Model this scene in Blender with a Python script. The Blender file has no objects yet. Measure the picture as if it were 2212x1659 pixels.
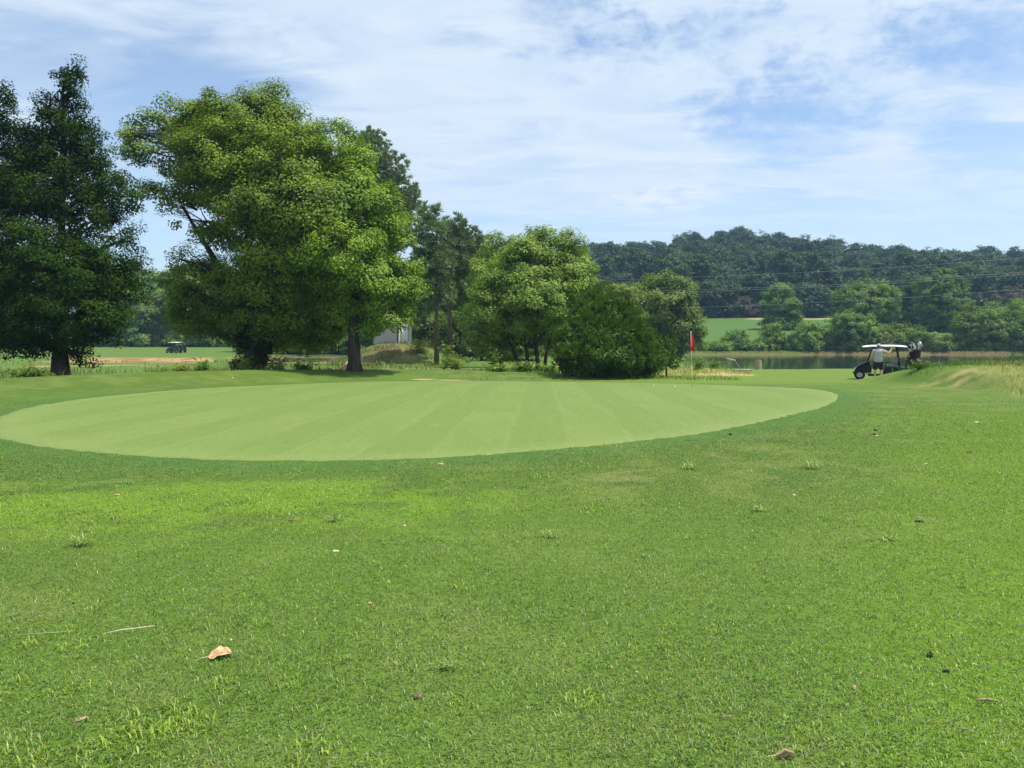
import bpy, bmesh, math, random
import numpy as np
from mathutils import Vector, Matrix

R = math.radians
S = bpy.context.scene
COL = S.collection
rng = np.random.default_rng(11)
random.seed(11)

# ------------------------------------------------------------------ camera, light, sky
EYE = 1.6
PITCH = R(3.005)
cam_d = bpy.data.cameras.new('camera')
cam_d.sensor_width = 36.0
cam_d.lens = 27.715
cam_d.clip_start = 0.05
cam_d.clip_end = 3000
cam = bpy.data.objects.new('camera', cam_d)
COL.objects.link(cam)
cam.location = (0, 0, EYE)
cam.rotation_euler = (R(90) - PITCH, 0, 0)
S.camera = cam

SUN_EL, SUN_AZ = R(68), R(97)          # azimuth measured from +Y towards +X
sd = bpy.data.lights.new('sun', 'SUN')
sd.energy = 4.9
sd.angle = R(0.6)
sd.color = (1.0, 0.945, 0.85)
sun = bpy.data.objects.new('sun', sd)
COL.objects.link(sun)
sdir = Vector((math.sin(SUN_AZ) * math.cos(SUN_EL), math.cos(SUN_AZ) * math.cos(SUN_EL), math.sin(SUN_EL)))
sun.rotation_euler = sdir.to_track_quat('Z', 'Y').to_euler()
sun.location = sdir * 200

S.view_settings.view_transform = 'Standard'
S.view_settings.look = 'None'
S.view_settings.exposure = 0.35
S.view_settings.gamma = 1.0
S.render.engine = 'CYCLES'
S.cycles.max_bounces = 6
S.cycles.diffuse_bounces = 2
S.cycles.glossy_bounces = 3
S.cycles.transmission_bounces = 3
S.cycles.transparent_max_bounces = 6
S.cycles.volume_bounces = 0
S.cycles.sample_clamp_indirect = 4.0
S.cycles.use_denoising = True
try:
    S.cycles.denoiser = 'OPENIMAGEDENOISE'
    S.cycles.denoising_input_passes = 'RGB_ALBEDO_NORMAL'
except Exception:
    pass

# a point of the photograph (pixels of its 2212 px wide view) and a distance along +Y give a place in the world
FPX, PCX, PCY = 1703.0, 1106.0, 829.5
CP, SP = math.cos(PITCH), math.sin(PITCH)
def place(px, py, d):
    vx, vz = (px - PCX) / FPX, -(py - PCY) / FPX
    wy, wz = CP + vz * SP, vz * CP - SP
    k = d / wy
    return Vector((vx * k, d, EYE + wz * k))
def direction(px, py):
    v = place(px, py, 1.0) - Vector((0, 0, EYE))
    return v.normalized()


class NT:
    """small helper round a node tree"""
    def __init__(self, tree):
        self.t = tree
        tree.nodes.clear()
    def n(self, kind, **kw):
        nd = self.t.nodes.new(kind)
        for k, v in kw.items():
            if k in nd.inputs and not hasattr(nd, k):
                nd.inputs[k].default_value = v
            else:
                setattr(nd, k, v)
        return nd
    def l(self, a, b):
        self.t.links.new(a, b)
    def val(self, sock, v):
        if hasattr(v, 'is_output'):
            self.l(v, sock)
        else:
            sock.default_value = v
    def math(self, op, a, b=0.0, c=0.0, clamp=False):
        m = self.t.nodes.new('ShaderNodeMath'); m.operation = op; m.use_clamp = clamp
        self.val(m.inputs[0], a); self.val(m.inputs[1], b); self.val(m.inputs[2], c)
        return m.outputs[0]
    def vec(self, op, a, b=(0, 0, 0)):
        m = self.t.nodes.new('ShaderNodeVectorMath'); m.operation = op
        self.val(m.inputs[0], a); self.val(m.inputs[1], b)
        return m.outputs['Value'] if op in ('DOT_PRODUCT', 'LENGTH', 'DISTANCE') else m.outputs[0]
    def mix(self, fac, a, b, mode='MIX'):
        m = self.t.nodes.new('ShaderNodeMix'); m.data_type = 'RGBA'; m.blend_type = mode
        self.val(m.inputs[0], fac); self.val(m.inputs[6], a); self.val(m.inputs[7], b)
        return m.outputs[2]
    def noise(self, vec, scale, detail=2.0, rough=0.5, dist=0.0, dim='3D', w=None):
        m = self.t.nodes.new('ShaderNodeTexNoise'); m.noise_dimensions = dim
        if vec is not None: self.l(vec, m.inputs['Vector'])
        m.inputs['Scale'].default_value = scale; m.inputs['Detail'].default_value = detail
        m.inputs['Roughness'].default_value = rough; m.inputs['Distortion'].default_value = dist
        return m.outputs['Fac']
    def step(self, x, lo, hi, a=0.0, b=1.0):
        m = self.t.nodes.new('ShaderNodeMapRange'); m.interpolation_type = 'SMOOTHSTEP'
        self.val(m.inputs[0], x); m.inputs[1].default_value = lo; m.inputs[2].default_value = hi
        m.inputs[3].default_value = a; m.inputs[4].default_value = b
        return m.outputs[0]
    def ramp(self, fac, stops):
        m = self.t.nodes.new('ShaderNodeValToRGB')
        e = m.color_ramp.elements
        while len(e) < len(stops): e.new(0.5)
        for el, (p, c) in zip(e, stops):
            el.position = p; el.color = (*c, 1)
        self.val(m.inputs[0], fac)
        return m.outputs[0]

world = bpy.data.worlds.new('World')
S.world = world
world.use_nodes = True
w = NT(world.node_tree)
skyt = w.n('ShaderNodeTexSky')
skyt.sky_type = 'NISHITA'; skyt.sun_disc = False
skyt.sun_elevation = SUN_EL; skyt.sun_rotation = SUN_AZ
skyt.altitude = 200; skyt.air_density = 1.0; skyt.dust_density = 0.6; skyt.ozone_density = 2.0
dirv = w.n('ShaderNodeTexCoord').outputs['Generated']
sep = w.n('ShaderNodeSeparateXYZ'); w.l(dirv, sep.inputs[0])
zc = w.math('MAXIMUM', sep.outputs[2], 0.0)
zz = w.math('ADD', zc, 0.10)
comb = w.n('ShaderNodeCombineXYZ')
w.l(w.math('DIVIDE', sep.outputs[0], zz), comb.inputs[0])
w.l(w.math('DIVIDE', sep.outputs[1], zz), comb.inputs[1])
plane = comb.outputs[0]                                            # the flat cloud deck above the land
mp = w.n('ShaderNodeMapping'); w.l(plane, mp.inputs[0])
mp.inputs['Rotation'].default_value = (0, 0, R(28)); mp.inputs['Scale'].default_value = (0.75, 1.5, 1.0)
broad = w.noise(mp.outputs[0], 1.1, 6.0, 0.55, 0.35)
ripple = w.noise(plane, 7.5, 4.0, 0.60, 0.3)
round_ = w.noise(w.vec('MULTIPLY', dirv, (1.0, 1.0, 1.7)), 24.0, 5.0, 0.62, 0.2)
wisps = w.noise(mp.outputs[0], 3.2, 8.0, 0.62, 0.9)
warp = w.noise(plane, 1.6, 3.0, 0.5)
# clear openings in the cloud deck, each a soft spot of sky seen in one direction of the compass
def spot(px, py, deg_in, deg_out, sx=1.0):
    d = direction(px, py)
    delta = w.vec('SUBTRACT', dirv, (d.x, d.y, d.z))
    sc = w.vec('MULTIPLY', delta, (1.0 / sx, 1.0 / sx, 1.0))
    ln = w.vec('LENGTH', sc)
    ln = w.math('ADD', ln, w.math('MULTIPLY', w.math('SUBTRACT', broad, 0.5), 0.16))
    ln = w.math('ADD', ln, w.math('MULTIPLY', w.math('SUBTRACT', wisps, 0.5), 0.10))
    return w.step(ln, math.sin(R(deg_in)), math.sin(R(deg_out)), 1.0, 0.0)
openings = None
for px, py, a, b, sx, k in (
        (120, 165, 0.5, 6, 2.2, .80), (410, 190, 0.5, 5.5, 2.0, .95), (230, 270, 0.5, 5, 1.6, .9), (300, 480, 1, 6, 1.2, .75),
        (1230, 30, .5, 4.2, 1.8, .58), (1040, 85, .5, 2.6, 2.0, .5), (1700, 225, .5, 3.6, 2.6, .8), (1240, 135, .3, 2.4, 2.0, .35),
        (2140, 120, .5, 6.0, 1.6, .9), (2170, 310, .5, 3.0, 1.8, .85), (1060, 300, .3, 2.2, 3.0, .35), (1090, 362, .2, 1.6, 3.0, .35),
        (1520, 100, .3, 4, 2.2, .38), (1880, 160, .3, 2.5, 2.6, .5), (1250, 500, .3, 2.2, 3.6, .6), (1700, 480, .3, 2.0, 6, .55), (2100, 430, .2, 1.6, 3, .5)):
    s = w.math('MULTIPLY', spot(px, py, a, b * 1.2, sx), k * 0.9)
    openings = s if openings is None else w.math('MAXIMUM', openings, s)
mack = w.math('MULTIPLY', spot(1640, 70, 3, 9, 2.6), 1.0)            # mackerel ripples to the upper right
cover = w.math('ADD', w.math('MULTIPLY', broad, 0.8), 0.60)
cover = w.math('SUBTRACT', cover, openings)
cover = w.math('ADD', cover, w.math('MULTIPLY', w.math('MULTIPLY', w.math('SUBTRACT', round_, 0.52), mack), 2.6))
cover = w.math('ADD', cover, w.math('MULTIPLY', w.math('SUBTRACT', wisps, 0.5), 0.30))
dens = w.step(cover, -0.22, 1.0)
dens = w.math('MULTIPLY', dens, 0.92)
puff = w.math('MAXIMUM', spot(1410, 436, 0.1, 1.7, 3.0), w.math('MULTIPLY', spot(1230, 180, .1, 2.0, 3.0), 0.8))
puff = w.math('MULTIPLY', puff, w.step(ripple, 0.35, 0.6))
low = w.step(sep.outputs[2], 0.0, 0.16, 1.0, 0.0)
blue = w.mix(low, (1.42, 1.40, 1.40, 1), (0.84, 1.0, 1.14, 1))
clear = w.mix(1.0, skyt.outputs[0], blue, 'MULTIPLY')
shade = w.mix(w.step(wisps, 0.3, 0.7), (5.2, 6.3, 7.6, 1), (6.15, 7.0, 7.9, 1))
cloudc = w.mix(puff, shade, (7.2, 7.5, 7.9, 1))
fac = w.math('MAXIMUM', w.math('MULTIPLY', dens, w.step(sep.outputs[2], 0.09, 0.22, 0.42, 1.0)), w.math('MULTIPLY', puff, 0.55))
skyc = w.mix(fac, clear, cloudc)
bg = w.n('ShaderNodeBackground'); bg.inputs['Strength'].default_value = 0.101
w.l(skyc, bg.inputs['Color'])
wo = w.n('ShaderNodeOutputWorld'); w.l(bg.outputs[0], wo.inputs['Surface'])

# ------------------------------------------------------------------ object helpers
def tag(o, label=None, cat=None, group=None, kind=None):
    if label: o['label'] = label
    if cat: o['category'] = cat
    if group: o['group'] = group
    if kind: o['kind'] = kind
    return o
def thing(name, label, cat, loc=(0, 0, 0), rz=0.0, group=None):
    o = bpy.data.objects.new(name, None)
    o.empty_display_size = 0.3
    COL.objects.link(o)
    o.location = loc; o.rotation_euler = (0, 0, rz)
    return tag(o, label, cat, group)
def copy_tree(o, parent=None):
    c = o.copy(); COL.objects.link(c)
    if parent is not None: c.parent = parent
    for ch in list(o.children):
        copy_tree(ch, c)
    return c
def mesh_np(name, V, F, mat=None, parent=None, smooth=False, colors=None, loc=(0, 0, 0)):
    """V (n,3), F (m,4) or (m,3)"""
    V = np.asarray(V, dtype=np.float32); F = np.asarray(F, dtype=np.int32)
    me = bpy.data.meshes.new(name)
    k = F.shape[1]
    me.vertices.add(len(V)); me.vertices.foreach_set('co', V.ravel())
    me.loops.add(F.size); me.loops.foreach_set('vertex_index', F.ravel())
    me.polygons.add(len(F))
    me.polygons.foreach_set('loop_start', np.arange(0, F.size, k, dtype=np.int32))
    try:
        me.polygons.foreach_set('loop_total', np.full(len(F), k, dtype=np.int32))
    except Exception:
        pass
    if smooth:
        me.polygons.foreach_set('use_smooth', np.ones(len(F), dtype=bool))
    me.update(calc_edges=True)
    if colors is not None:
        a = me.color_attributes.new('tint', 'FLOAT_COLOR', 'POINT')
        c4 = np.ones((len(V), 4), dtype=np.float32); c4[:, :3] = colors
        a.data.foreach_set('color', c4.ravel())
    if mat: me.materials.append(mat)
    o = bpy.data.objects.new(name, me)
    COL.objects.link(o)
    if parent is not None: o.parent = parent
    o.location = loc
    return o

class MB:
    """collects shapes and links them as one mesh object"""
    def __init__(self):
        self.bm = bmesh.new()
    def _add(self, verts, faces):
        vs = [self.bm.verts.new(v) for v in verts]
        for f in faces:
            try: self.bm.faces.new([vs[i] for i in f])
            except ValueError: pass
        return self
    def box(self, c, s, rot=None, taper=1.0):
        x, y, z = s[0] / 2, s[1] / 2, s[2] / 2
        P = [(-x, -y, -z), (x, -y, -z), (x, y, -z), (-x, y, -z), (-x * taper, -y * taper, z), (x * taper, -y * taper, z), (x * taper, y * taper, z), (-x * taper, y * taper, z)]
        M = Matrix.Translation(c)
        if rot is not None: M = M @ rot
        return self._add([M @ Vector(p) for p in P], [(0, 3, 2, 1), (4, 5, 6, 7), (0, 1, 5, 4), (1, 2, 6, 5), (2, 3, 7, 6), (3, 0, 4, 7)])
    def tube(self, pts, radii, n=8, cap=True):
        pts = [Vector(p) for p in pts]
        if not hasattr(radii, '__len__'): radii = [radii] * len(pts)
        V, Fc = [], []
        for i, p in enumerate(pts):
            t = (pts[min(i + 1, len(pts) - 1)] - pts[max(i - 1, 0)])
            if t.length < 1e-9: t = Vector((0, 0, 1))
            t.normalize()
            a = t.orthogonal().normalized() if i == 0 else (a - t * a.dot(t)).normalized()
            b = t.cross(a)
            for k in range(n):
                an = 2 * math.pi * k / n
                V.append(p + (a * math.cos(an) + b * math.sin(an)) * radii[i])
        for i in range(len(pts) - 1):
            for k in range(n):
                k2 = (k + 1) % n
                Fc.append((i * n + k, i * n + k2, (i + 1) * n + k2, (i + 1) * n + k))
        if cap:
            Fc.append(tuple(range(n))[::-1]); Fc.append(tuple((len(pts) - 1) * n + k for k in range(n)))
        return self._add(V, Fc)
    def lathe(self, prof, M=None, n=24):
        M = M or Matrix()
        V, Fc = [], []
        for r_, z_ in prof:
            for k in range(n):
                a = 2 * math.pi * k / n
                V.append(M @ Vector((r_ * math.cos(a), r_ * math.sin(a), z_)))
        for i in range(len(prof) - 1):
            for k in range(n):
                k2 = (k + 1) % n
                Fc.append((i * n + k, i * n + k2, (i + 1) * n + k2, (i + 1) * n + k))
        return self._add(V, Fc)
    def prism(self, poly, y0, y1, M=None):
        """poly in x,z extruded along y"""
        M = M or Matrix()
        n = len(poly)
        V = [M @ Vector((p[0], y0, p[1])) for p in poly] + [M @ Vector((p[0], y1, p[1])) for p in poly]
        Fc = [tuple(range(n)), tuple(range(2 * n - 1, n - 1, -1))] + [(i, i + n, (i + 1) % n + n, (i + 1) % n) for i in range(n)]
        return self._add(V, Fc)
    def ball(self, c, r, seg=12, rings=8, rot=None):
        r = r if hasattr(r, '__len__') else (r, r, r)
        M = Matrix.Translation(c)
        if rot is not None: M = M @ rot
        prof = [(math.sin(math.pi * i / rings), -math.cos(math.pi * i / rings)) for i in range(rings + 1)]
        prof[0] = (0.001, -1); prof[-1] = (0.001, 1)
        return self.lathe(prof, M @ Matrix.Diagonal((*r, 1)), seg)
    def build(self, name, mat, parent=None, bevel=0.0, smooth=False, loc=None):
        bmesh.ops.recalc_face_normals(self.bm, faces=self.bm.faces)
        me = bpy.data.meshes.new(name)
        self.bm.to_mesh(me); self.bm.free()
        if smooth:
            for p in me.polygons: p.use_smooth = True
        me.materials.append(mat)
        o = bpy.data.objects.new(name, me); COL.objects.link(o)
        if parent is not None: o.parent = parent
        if loc is not None: o.location = loc
        if bevel:
            b = o.modifiers.new('bevel', 'BEVEL'); b.width = bevel; b.segments = 2; b.limit_method = 'ANGLE'
        return o

# ------------------------------------------------------------------ numpy noise
def _hash(ix, iy, seed):
    h = (ix.astype(np.int64) * 374761393 + iy.astype(np.int64) * 668265263 + seed * 1442695041) & 0x7fffffff
    h = ((h ^ (h >> 13)) * 1274126177) & 0x7fffffff
    return ((h ^ (h >> 16)) & 0xffff) / 65535.0
def vnoise(x, y, seed=0):
    x = np.asarray(x, float); y = np.asarray(y, float)
    ix, iy = np.floor(x), np.floor(y)
    fx, fy = x - ix, y - iy
    fx = fx * fx * (3 - 2 * fx); fy = fy * fy * (3 - 2 * fy)
    a = _hash(ix, iy, seed); b = _hash(ix + 1, iy, seed); c = _hash(ix, iy + 1, seed); d = _hash(ix + 1, iy + 1, seed)
    return (a * (1 - fx) + b * fx) * (1 - fy) + (c * (1 - fx) + d * fx) * fy
def fbm(x, y, seed=0, oct=4):
    s, a, t = 0.0, 0.5, 0.0
    for i in range(oct):
        s = s + a * vnoise(np.asarray(x) * 2 ** i + 17.3 * i, np.asarray(y) * 2 ** i - 9.1 * i, seed + i); t += a; a *= 0.5
    return s / t
def sstep(x, lo, hi):
    t = np.clip((np.asarray(x, float) - lo) / (hi - lo), 0, 1)
    return t * t * (3 - 2 * t)
def gauss(x, m, s):
    return np.exp(-0.5 * ((np.asarray(x, float) - m) / s) ** 2)
# ------------------------------------------------------------------ the lie of the land
def lane(y):                                         # gentle fall from the camera down to the pond
    return np.interp(y, [-50, 0, 10, 20, 30, 42, 64, 300], [0, 0, 0, -0.05, -0.14, -0.36, -0.52, -0.52])
_out = [(0, 905), (60, 882), (200, 860), (400, 842), (600, 832), (800, 825), (1000, 823), (1200, 825), (1400, 828), (1600, 834), (1740, 840), (1795, 848),
        (1808, 858), (1780, 877), (1700, 898), (1550, 930), (1400, 950), (1200, 970), (1000, 985), (800, 994), (600, 995), (400, 990), (200, 975), (80, 962), (0, 945), (-28, 925)]
def on_lane(px, py):
    d = 20.0
    for _ in range(30):
        v = place(px, py, 1.0)
        d = (EYE - float(lane(d))) / (EYE - v.z)
    return place(px, py, d)
_pl = np.array([on_lane(*p)[:2] for p in _out])
def _catmull(P, k=8):
    out = []
    n = len(P)
    for i in range(n):
        p0, p1, p2, p3 = P[i - 1], P[i], P[(i + 1) % n], P[(i + 2) % n]
        for t in np.arange(k) / k:
            out.append(0.5 * (2 * p1 + (p2 - p0) * t + (2 * p0 - 5 * p1 + 4 * p2 - p3) * t ** 2 + (3 * p1 - p0 - 3 * p2 + p3) * t ** 3))
    return np.array(out)
GREEN = _catmull(_pl)
GC = np.array([0.3, 21.5])
_ga = np.arctan2(GREEN[:, 1] - GC[1], GREEN[:, 0] - GC[0]); _gr = np.hypot(GREEN[:, 1] - GC[1], GREEN[:, 0] - GC[0])
_o = np.argsort(_ga); _ga, _gr = _ga[_o], _gr[_o]
# smooth outline by angle
_aa = np.linspace(-math.pi, math.pi, 361)
_rr = np.interp(_aa, np.concatenate([_ga - 2 * math.pi, _ga, _ga + 2 * math.pi]), np.tile(_gr, 3))
_k = np.ones(7) / 7
_rr = np.convolve(np.concatenate([_rr[-4:-1], _rr, _rr[1:4]]), _k, 'valid')
def green_r(a):
    return np.interp(a, _aa, _rr)
def green_dist(x, y):                                # metres outside the putting green (negative inside), along the ray from its middle
    a = np.arctan2(y - GC[1], x - GC[0])
    return np.hypot(x - GC[0], y - GC[1]) - green_r(a)

def pond_in(x, y):                                   # how far inside the pond, in metres
    wob = 1.6 * (fbm(x * 0.12, y * 0.05, 31) - 0.5)
    near = y - (64.5 + wob + 0.012 * np.clip(x - 20, 0, 80)); far = (149.5 + 1.3 * wob + 0.02 * np.clip(x - 30, 0, 150)) - y
    side = x - (0.205 * y + 1.2 + wob)
    return np.minimum(np.minimum(near, far), side)
WATER = -0.72
def ground(x, y):
    x = np.asarray(x, float); y = np.asarray(y, float)
    z = lane(y)
    gd = green_dist(x, y)
    # berm round the far and far-left side of the green; beyond it the land lies lower
    ang = np.degrees(np.arctan2(y - GC[1], x - GC[0]))           # 0 = right, 90 = away, 180 = left
    ang = np.where(ang < -90, ang + 360, ang)
    m = sstep(ang, 62, 102) * (1 - sstep(ang, 176, 205))
    crest = np.interp(ang, [60, 90, 120, 150, 180], [6.5, 6.5, 6.0, 5.5, 5.5])
    low = -0.45
    berm = np.interp(ang, [60, 90, 104, 112, 118, 127, 135, 160, 185], [0.0, 0.02, 0.06, 0.09, 0.14, 0.24, 0.28, 0.32, 0.12])
    zin = z + (berm - z) * sstep(gd, 1.2, 6.0)
    prof = np.where(gd < crest, zin, low + (berm - low) * (1 - sstep(gd - crest, 0.2, 4.2)))
    z = z * (1 - m) + prof * m
    # left fairway rises again towards the woods
    left = 1 - sstep(x - 0.2 * y, -6, 4)
    zl = np.interp(y, [0, 60, 84, 86, 130, 185, 260, 480], [-0.45, -0.45, -0.42, -0.05, -0.15, 0.75, 2.0, 3.0])
    fl = left * sstep(y, 46, 62)
    zl = zl + 0.34 * gauss(y, 83.2, 1.8) * (fbm(x * 0.55, y * 0.5, 63, 4) - 0.42)
    z = z * (1 - fl) + zl * fl
    # mound the shed stands on
    q = np.hypot((x + 10.6) / 4.2, (y - 77) / 5.5)
    z = z + 1.95 * (1 - sstep(q, 0.45, 1.75))
    # knoll with rough grass beside the golf cart
    u = x - 0.42 * (33.5 - y) * 0.25
    hk = np.interp(u, [16.5, 16.9, 17.2, 17.5, 17.9, 18.7, 21, 28, 45, 90], [0.0, 0.15, 0.36, 0.56, 0.70, 0.81, 0.86, 0.98, 1.2, 1.2])
    yc = np.interp(x, [15, 22, 45], [34.0, 32.5, 27.5])
    fr = np.interp(x, [15, 22, 45], [9.5, 11.5, 15.0])
    across = np.where(y < yc, 1 - sstep(yc - y, 1.2, fr), 1 - sstep(y - yc, 0.8, 6.5))
    z = z + hk * across
    # little spoil heap by the near shore
    q = np.hypot((x - 11.8) / 2.9, (y - 50) / 2.2)
    z = z + 0.42 * (1 - sstep(q, 0.25, 1.35))
    # pond basin, far bank, meadow and wooded hill beyond
    pin = pond_in(x, y)
    z = z + (-2.6 - z) * sstep(pin, -0.6, 3.0)
    right = sstep(x - np.interp(y, [160, 235, 330, 480], [.16, .13, .0, -.06]) * y, -18, 6)
    zf = np.interp(y, [150, 151.2, 156, 175, 230, 262, 400, 480], [-0.9, -0.2, 0.2, 3.3, 8.4, 12.0, 36.0, 40.0])
    px = x / np.maximum(y, 1) * FPX + PCX
    hf = np.interp(px, [900, 1110, 1270, 1420, 1560, 1640, 1740, 1850, 1950, 2212, 2800], [0.3, .56, .86, 1.02, 1.12, 1.14, 1.02, .90, .79, .83, .85])
    zf = np.where(y > 232, 8.4 + (zf - 8.4) * hf, zf)
    f = right * sstep(y, 149.8, 151.5)
    z = z * (1 - f) + zf * f
    # small bumps, none on or round the green
    far = sstep(gd, 3.0, 8.0)
    z = z + far * 0.10 * (fbm(x * 0.35, y * 0.35, 5, 3) - 0.5) + np.clip(gd, 0, 2) / 2 * 0.012 * (fbm(x * 2.2, y * 2.2, 8, 2) - 0.5)
    return z
def gz(x, y):
    return float(ground(np.array([x]), np.array([y]))[0])
def spot_on(px, py, d0=20.0, dmax=400):
    """where the sight line through a photo point meets the ground"""
    v = place(px, py, 1.0)
    ds = np.concatenate([np.arange(2.5, 60, 0.02), np.arange(60, dmax, 0.2)])
    h = EYE + (v.z - EYE) * ds - ground(v.x * ds, ds)
    i = np.argmax(h < 0) if (h < 0).any() else len(ds) - 1
    d = ds[i]
    return Vector((v.x * d, d, gz(v.x * d, d)))
def stand(px, d):
    x = (px - PCX) / FPX * d * (1 / (CP))
    x = place(px, 742, d).x
    return Vector((x, d, gz(x, d)))

def lerp3(a, b, t):
    return a + (np.asarray(b) - a) * t[..., None]
def turf_color(x, y):
    """albedo of grass and soil: patches that belong to the ground itself"""
    x = np.asarray(x, float); y = np.asarray(y, float)
    gd = green_dist(x, y)
    n1 = fbm(x * 0.45, y * 0.45, 3, 4); n2 = fbm(x * 1.7, y * 1.7, 9, 4); n3 = fbm(x * 0.12, y * 0.12, 21, 3); n4 = fbm(x * 4.5, y * 4.5, 14, 3)
    c = np.empty(x.shape + (3,)); c[:] = (0.076, 0.127, 0.018)
    c = lerp3(c, (0.062, 0.115, 0.018), sstep(n1, 0.45, 0.72))
    c = lerp3(c, (0.112, 0.158, 0.032), 0.8 * sstep(n2, 0.50, 0.74))
    c = lerp3(c, (0.150, 0.165, 0.058), 0.6 * sstep(n4, 0.54, 0.76) * sstep(n1 * 0.5 + n2 * 0.5, 0.38, 0.58))
    c = lerp3(c, (0.078, 0.145, 0.018), 0.55 * sstep(n3, 0.50, 0.68))
    # bright crabgrass running through the turf in front of the green
    e = gauss(y, 7.6, 0.9) * sstep(-x, -0.6, 2.2) + gauss(np.hypot((x + 1.6) / 1.5, (y - 8.3) / 0.8), 0, 0.8)
    c = lerp3(c, (0.112, 0.195, 0.016), np.clip(e * 1.0 * sstep(n2 * .6 + n4 * .4, 0.34, 0.58), 0, 0.9))
    c = lerp3(c, (0.094, 0.170, 0.013), 0.75 * sstep(x / np.maximum(y, 1), 0.30, 0.62) * sstep(14 - y, -14, 4))
    c = lerp3(c, (0.115, 0.178, 0.026), 0.75 * sstep(y, 33, 38) * sstep(x, -1, 6) * (1 - sstep(y, 70, 80)))
    # collar: short darker band beside the green
    c = lerp3(c, (0.052, 0.118, 0.024), 0.65 * (1 - sstep(gd, 0.3, 2.0)) * sstep(n2 + 0.25, 0.3, 0.6))
    # worn straw on the knoll
    kn = gauss(np.hypot((x - 17.5) / 2.0, (y - 31.0) / 1.3), 0, 0.62) + gauss(np.hypot((x - 20.3) / 1.5, (y - 29.2) / 1.1), 0, 0.6)
    c = lerp3(c, (0.34, 0.25, 0.12), np.clip(0.75 * kn * sstep(fbm(x * 2.6 + y * 1.1, y * 2.2, 77, 5), 0.40, 0.66), 0, 0.8))
    kn2 = sstep(x / np.maximum(y, 1) - np.interp(y, [20, 23, 26, 33, 36], [0.68, 0.655, 0.63, 0.575, 0.56]), -0.02, 0.04) * sstep(y, 21, 24) * (1 - sstep(y, 40, 50))
    c = lerp3(c, (0.185, 0.205, 0.055), 0.8 * kn2)
    # low field behind the berm: rank grass, then the eroded clay lip
    lf = (1 - sstep(x - 0.2 * y, -6, 4)) * sstep(y, 44, 52)
    c = lerp3(c, (0.085, 0.145, 0.026), 0.8 * lf)
    px = x / np.maximum(y, 1) * FPX + PCX
    cl = lf * gauss(y + 2.0 * (fbm(x * 0.25, y * 0.2, 61) - 0.5), 83.0, 2.6) * sstep(fbm(x * 0.5, y * 0.12, 55, 4), 0.28, 0.44) * (1 - sstep(px, 800, 860)) * sstep(px, 60, 150)
    c = lerp3(c, lerp3(np.full(x.shape + (3,), 0.0) + np.array([0.21, 0.115, 0.055]), (0.40, 0.245, 0.13), sstep(fbm(x * 0.8, y * 0.9, 64, 4), 0.36, 0.62)), np.clip(cl * 1.3, 0, 1))
    cl = lf * gauss(y, 69, 2.0) * sstep(fbm(x * 0.2, y * 0.12, 58, 3), 0.56, 0.68)
    c = lerp3(c, (0.30, 0.24, 0.10), np.clip(cl, 0, 0.8))
    # bare earth on the shed mound
    sh = gauss(np.hypot((x + 11.3) / 2.6, (y - 71.6) / 3.2), 0, 0.75)
    c = lerp3(c, (0.165, 0.105, 0.060), np.clip(0.95 * sh * sstep(n2, 0.25, 0.5), 0, 0.95))
    pt = gauss(y, 62.5, 0.5) * sstep(px, 700, 760) * (1 - sstep(px, 1040, 1080))
    c = lerp3(c, (0.42, 0.34, 0.20), np.clip(pt * 1.2, 0, 0.9) * sstep(n3, .3, .5))
    # sandy scrapes on the berm crest
    for sx_, sy_ in ((-3.4, 40.6), (-4.6, 40.9), (-2.8, 40.4)):
        c = lerp3(c, (0.50, 0.34, 0.16), np.clip(1.4 * gauss(np.hypot((x - sx_) / 0.6, (y - sy_) / 0.28), 0, 0.7) - 0.2, 0, 0.95))
    # spoil heap
    q = np.hypot((x - 11.8) / 2.9, (y - 50) / 2.2)
    c = lerp3(c, (0.210, 0.215, 0.060), 0.8 * (1 - sstep(q, 0.5, 1.3)))
    c = lerp3(c, (0.45, 0.30, 0.14), 0.85 * gauss(q, 1.02, 0.16) * sstep(n2, 0.42, 0.6) * sstep(52 - y, 1.5, 3.0))
    # pond shore and bed
    pin = pond_in(x, y)
    c = lerp3(c, (0.125, 0.085, 0.045), gauss(pin, -0.35, 0.75) * sstep(y, 100, 140) * (0.35 + 0.65 * sstep(fbm(x * 0.5, y * 0.5, 88, 3), 0.32, 0.56)))
    c = lerp3(c, (0.07, 0.06, 0.035), sstep(pin, 0.2, 1.2))
    # meadow across the water and leaf mould under the woods
    right = sstep(x - np.interp(y, [160, 235, 330, 480], [.16, .13, .0, -.06]) * y, -18, 6)
    c = lerp3(c, (0.066, 0.128, 0.026), right * sstep(y, 152, 158))
    c = lerp3(c, (0.36, 0.31, 0.15), right * gauss(y, 231, 1.6) * sstep(fbm(x * 0.06, y * 0.0 + 3.1, 90, 2), 0.5, 0.6))
    c = lerp3(c, (0.030, 0.036, 0.016), right * sstep(y, 233, 242))
    wood = (1 - right) * sstep(y + 0.12 * np.abs(x), 196, 206)
    c = lerp3(c, (0.040, 0.042, 0.018), wood)
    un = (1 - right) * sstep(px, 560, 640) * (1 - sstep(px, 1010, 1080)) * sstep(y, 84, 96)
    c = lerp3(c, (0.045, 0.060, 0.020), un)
    return np.clip(c, 0.004, 0.9)

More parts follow.
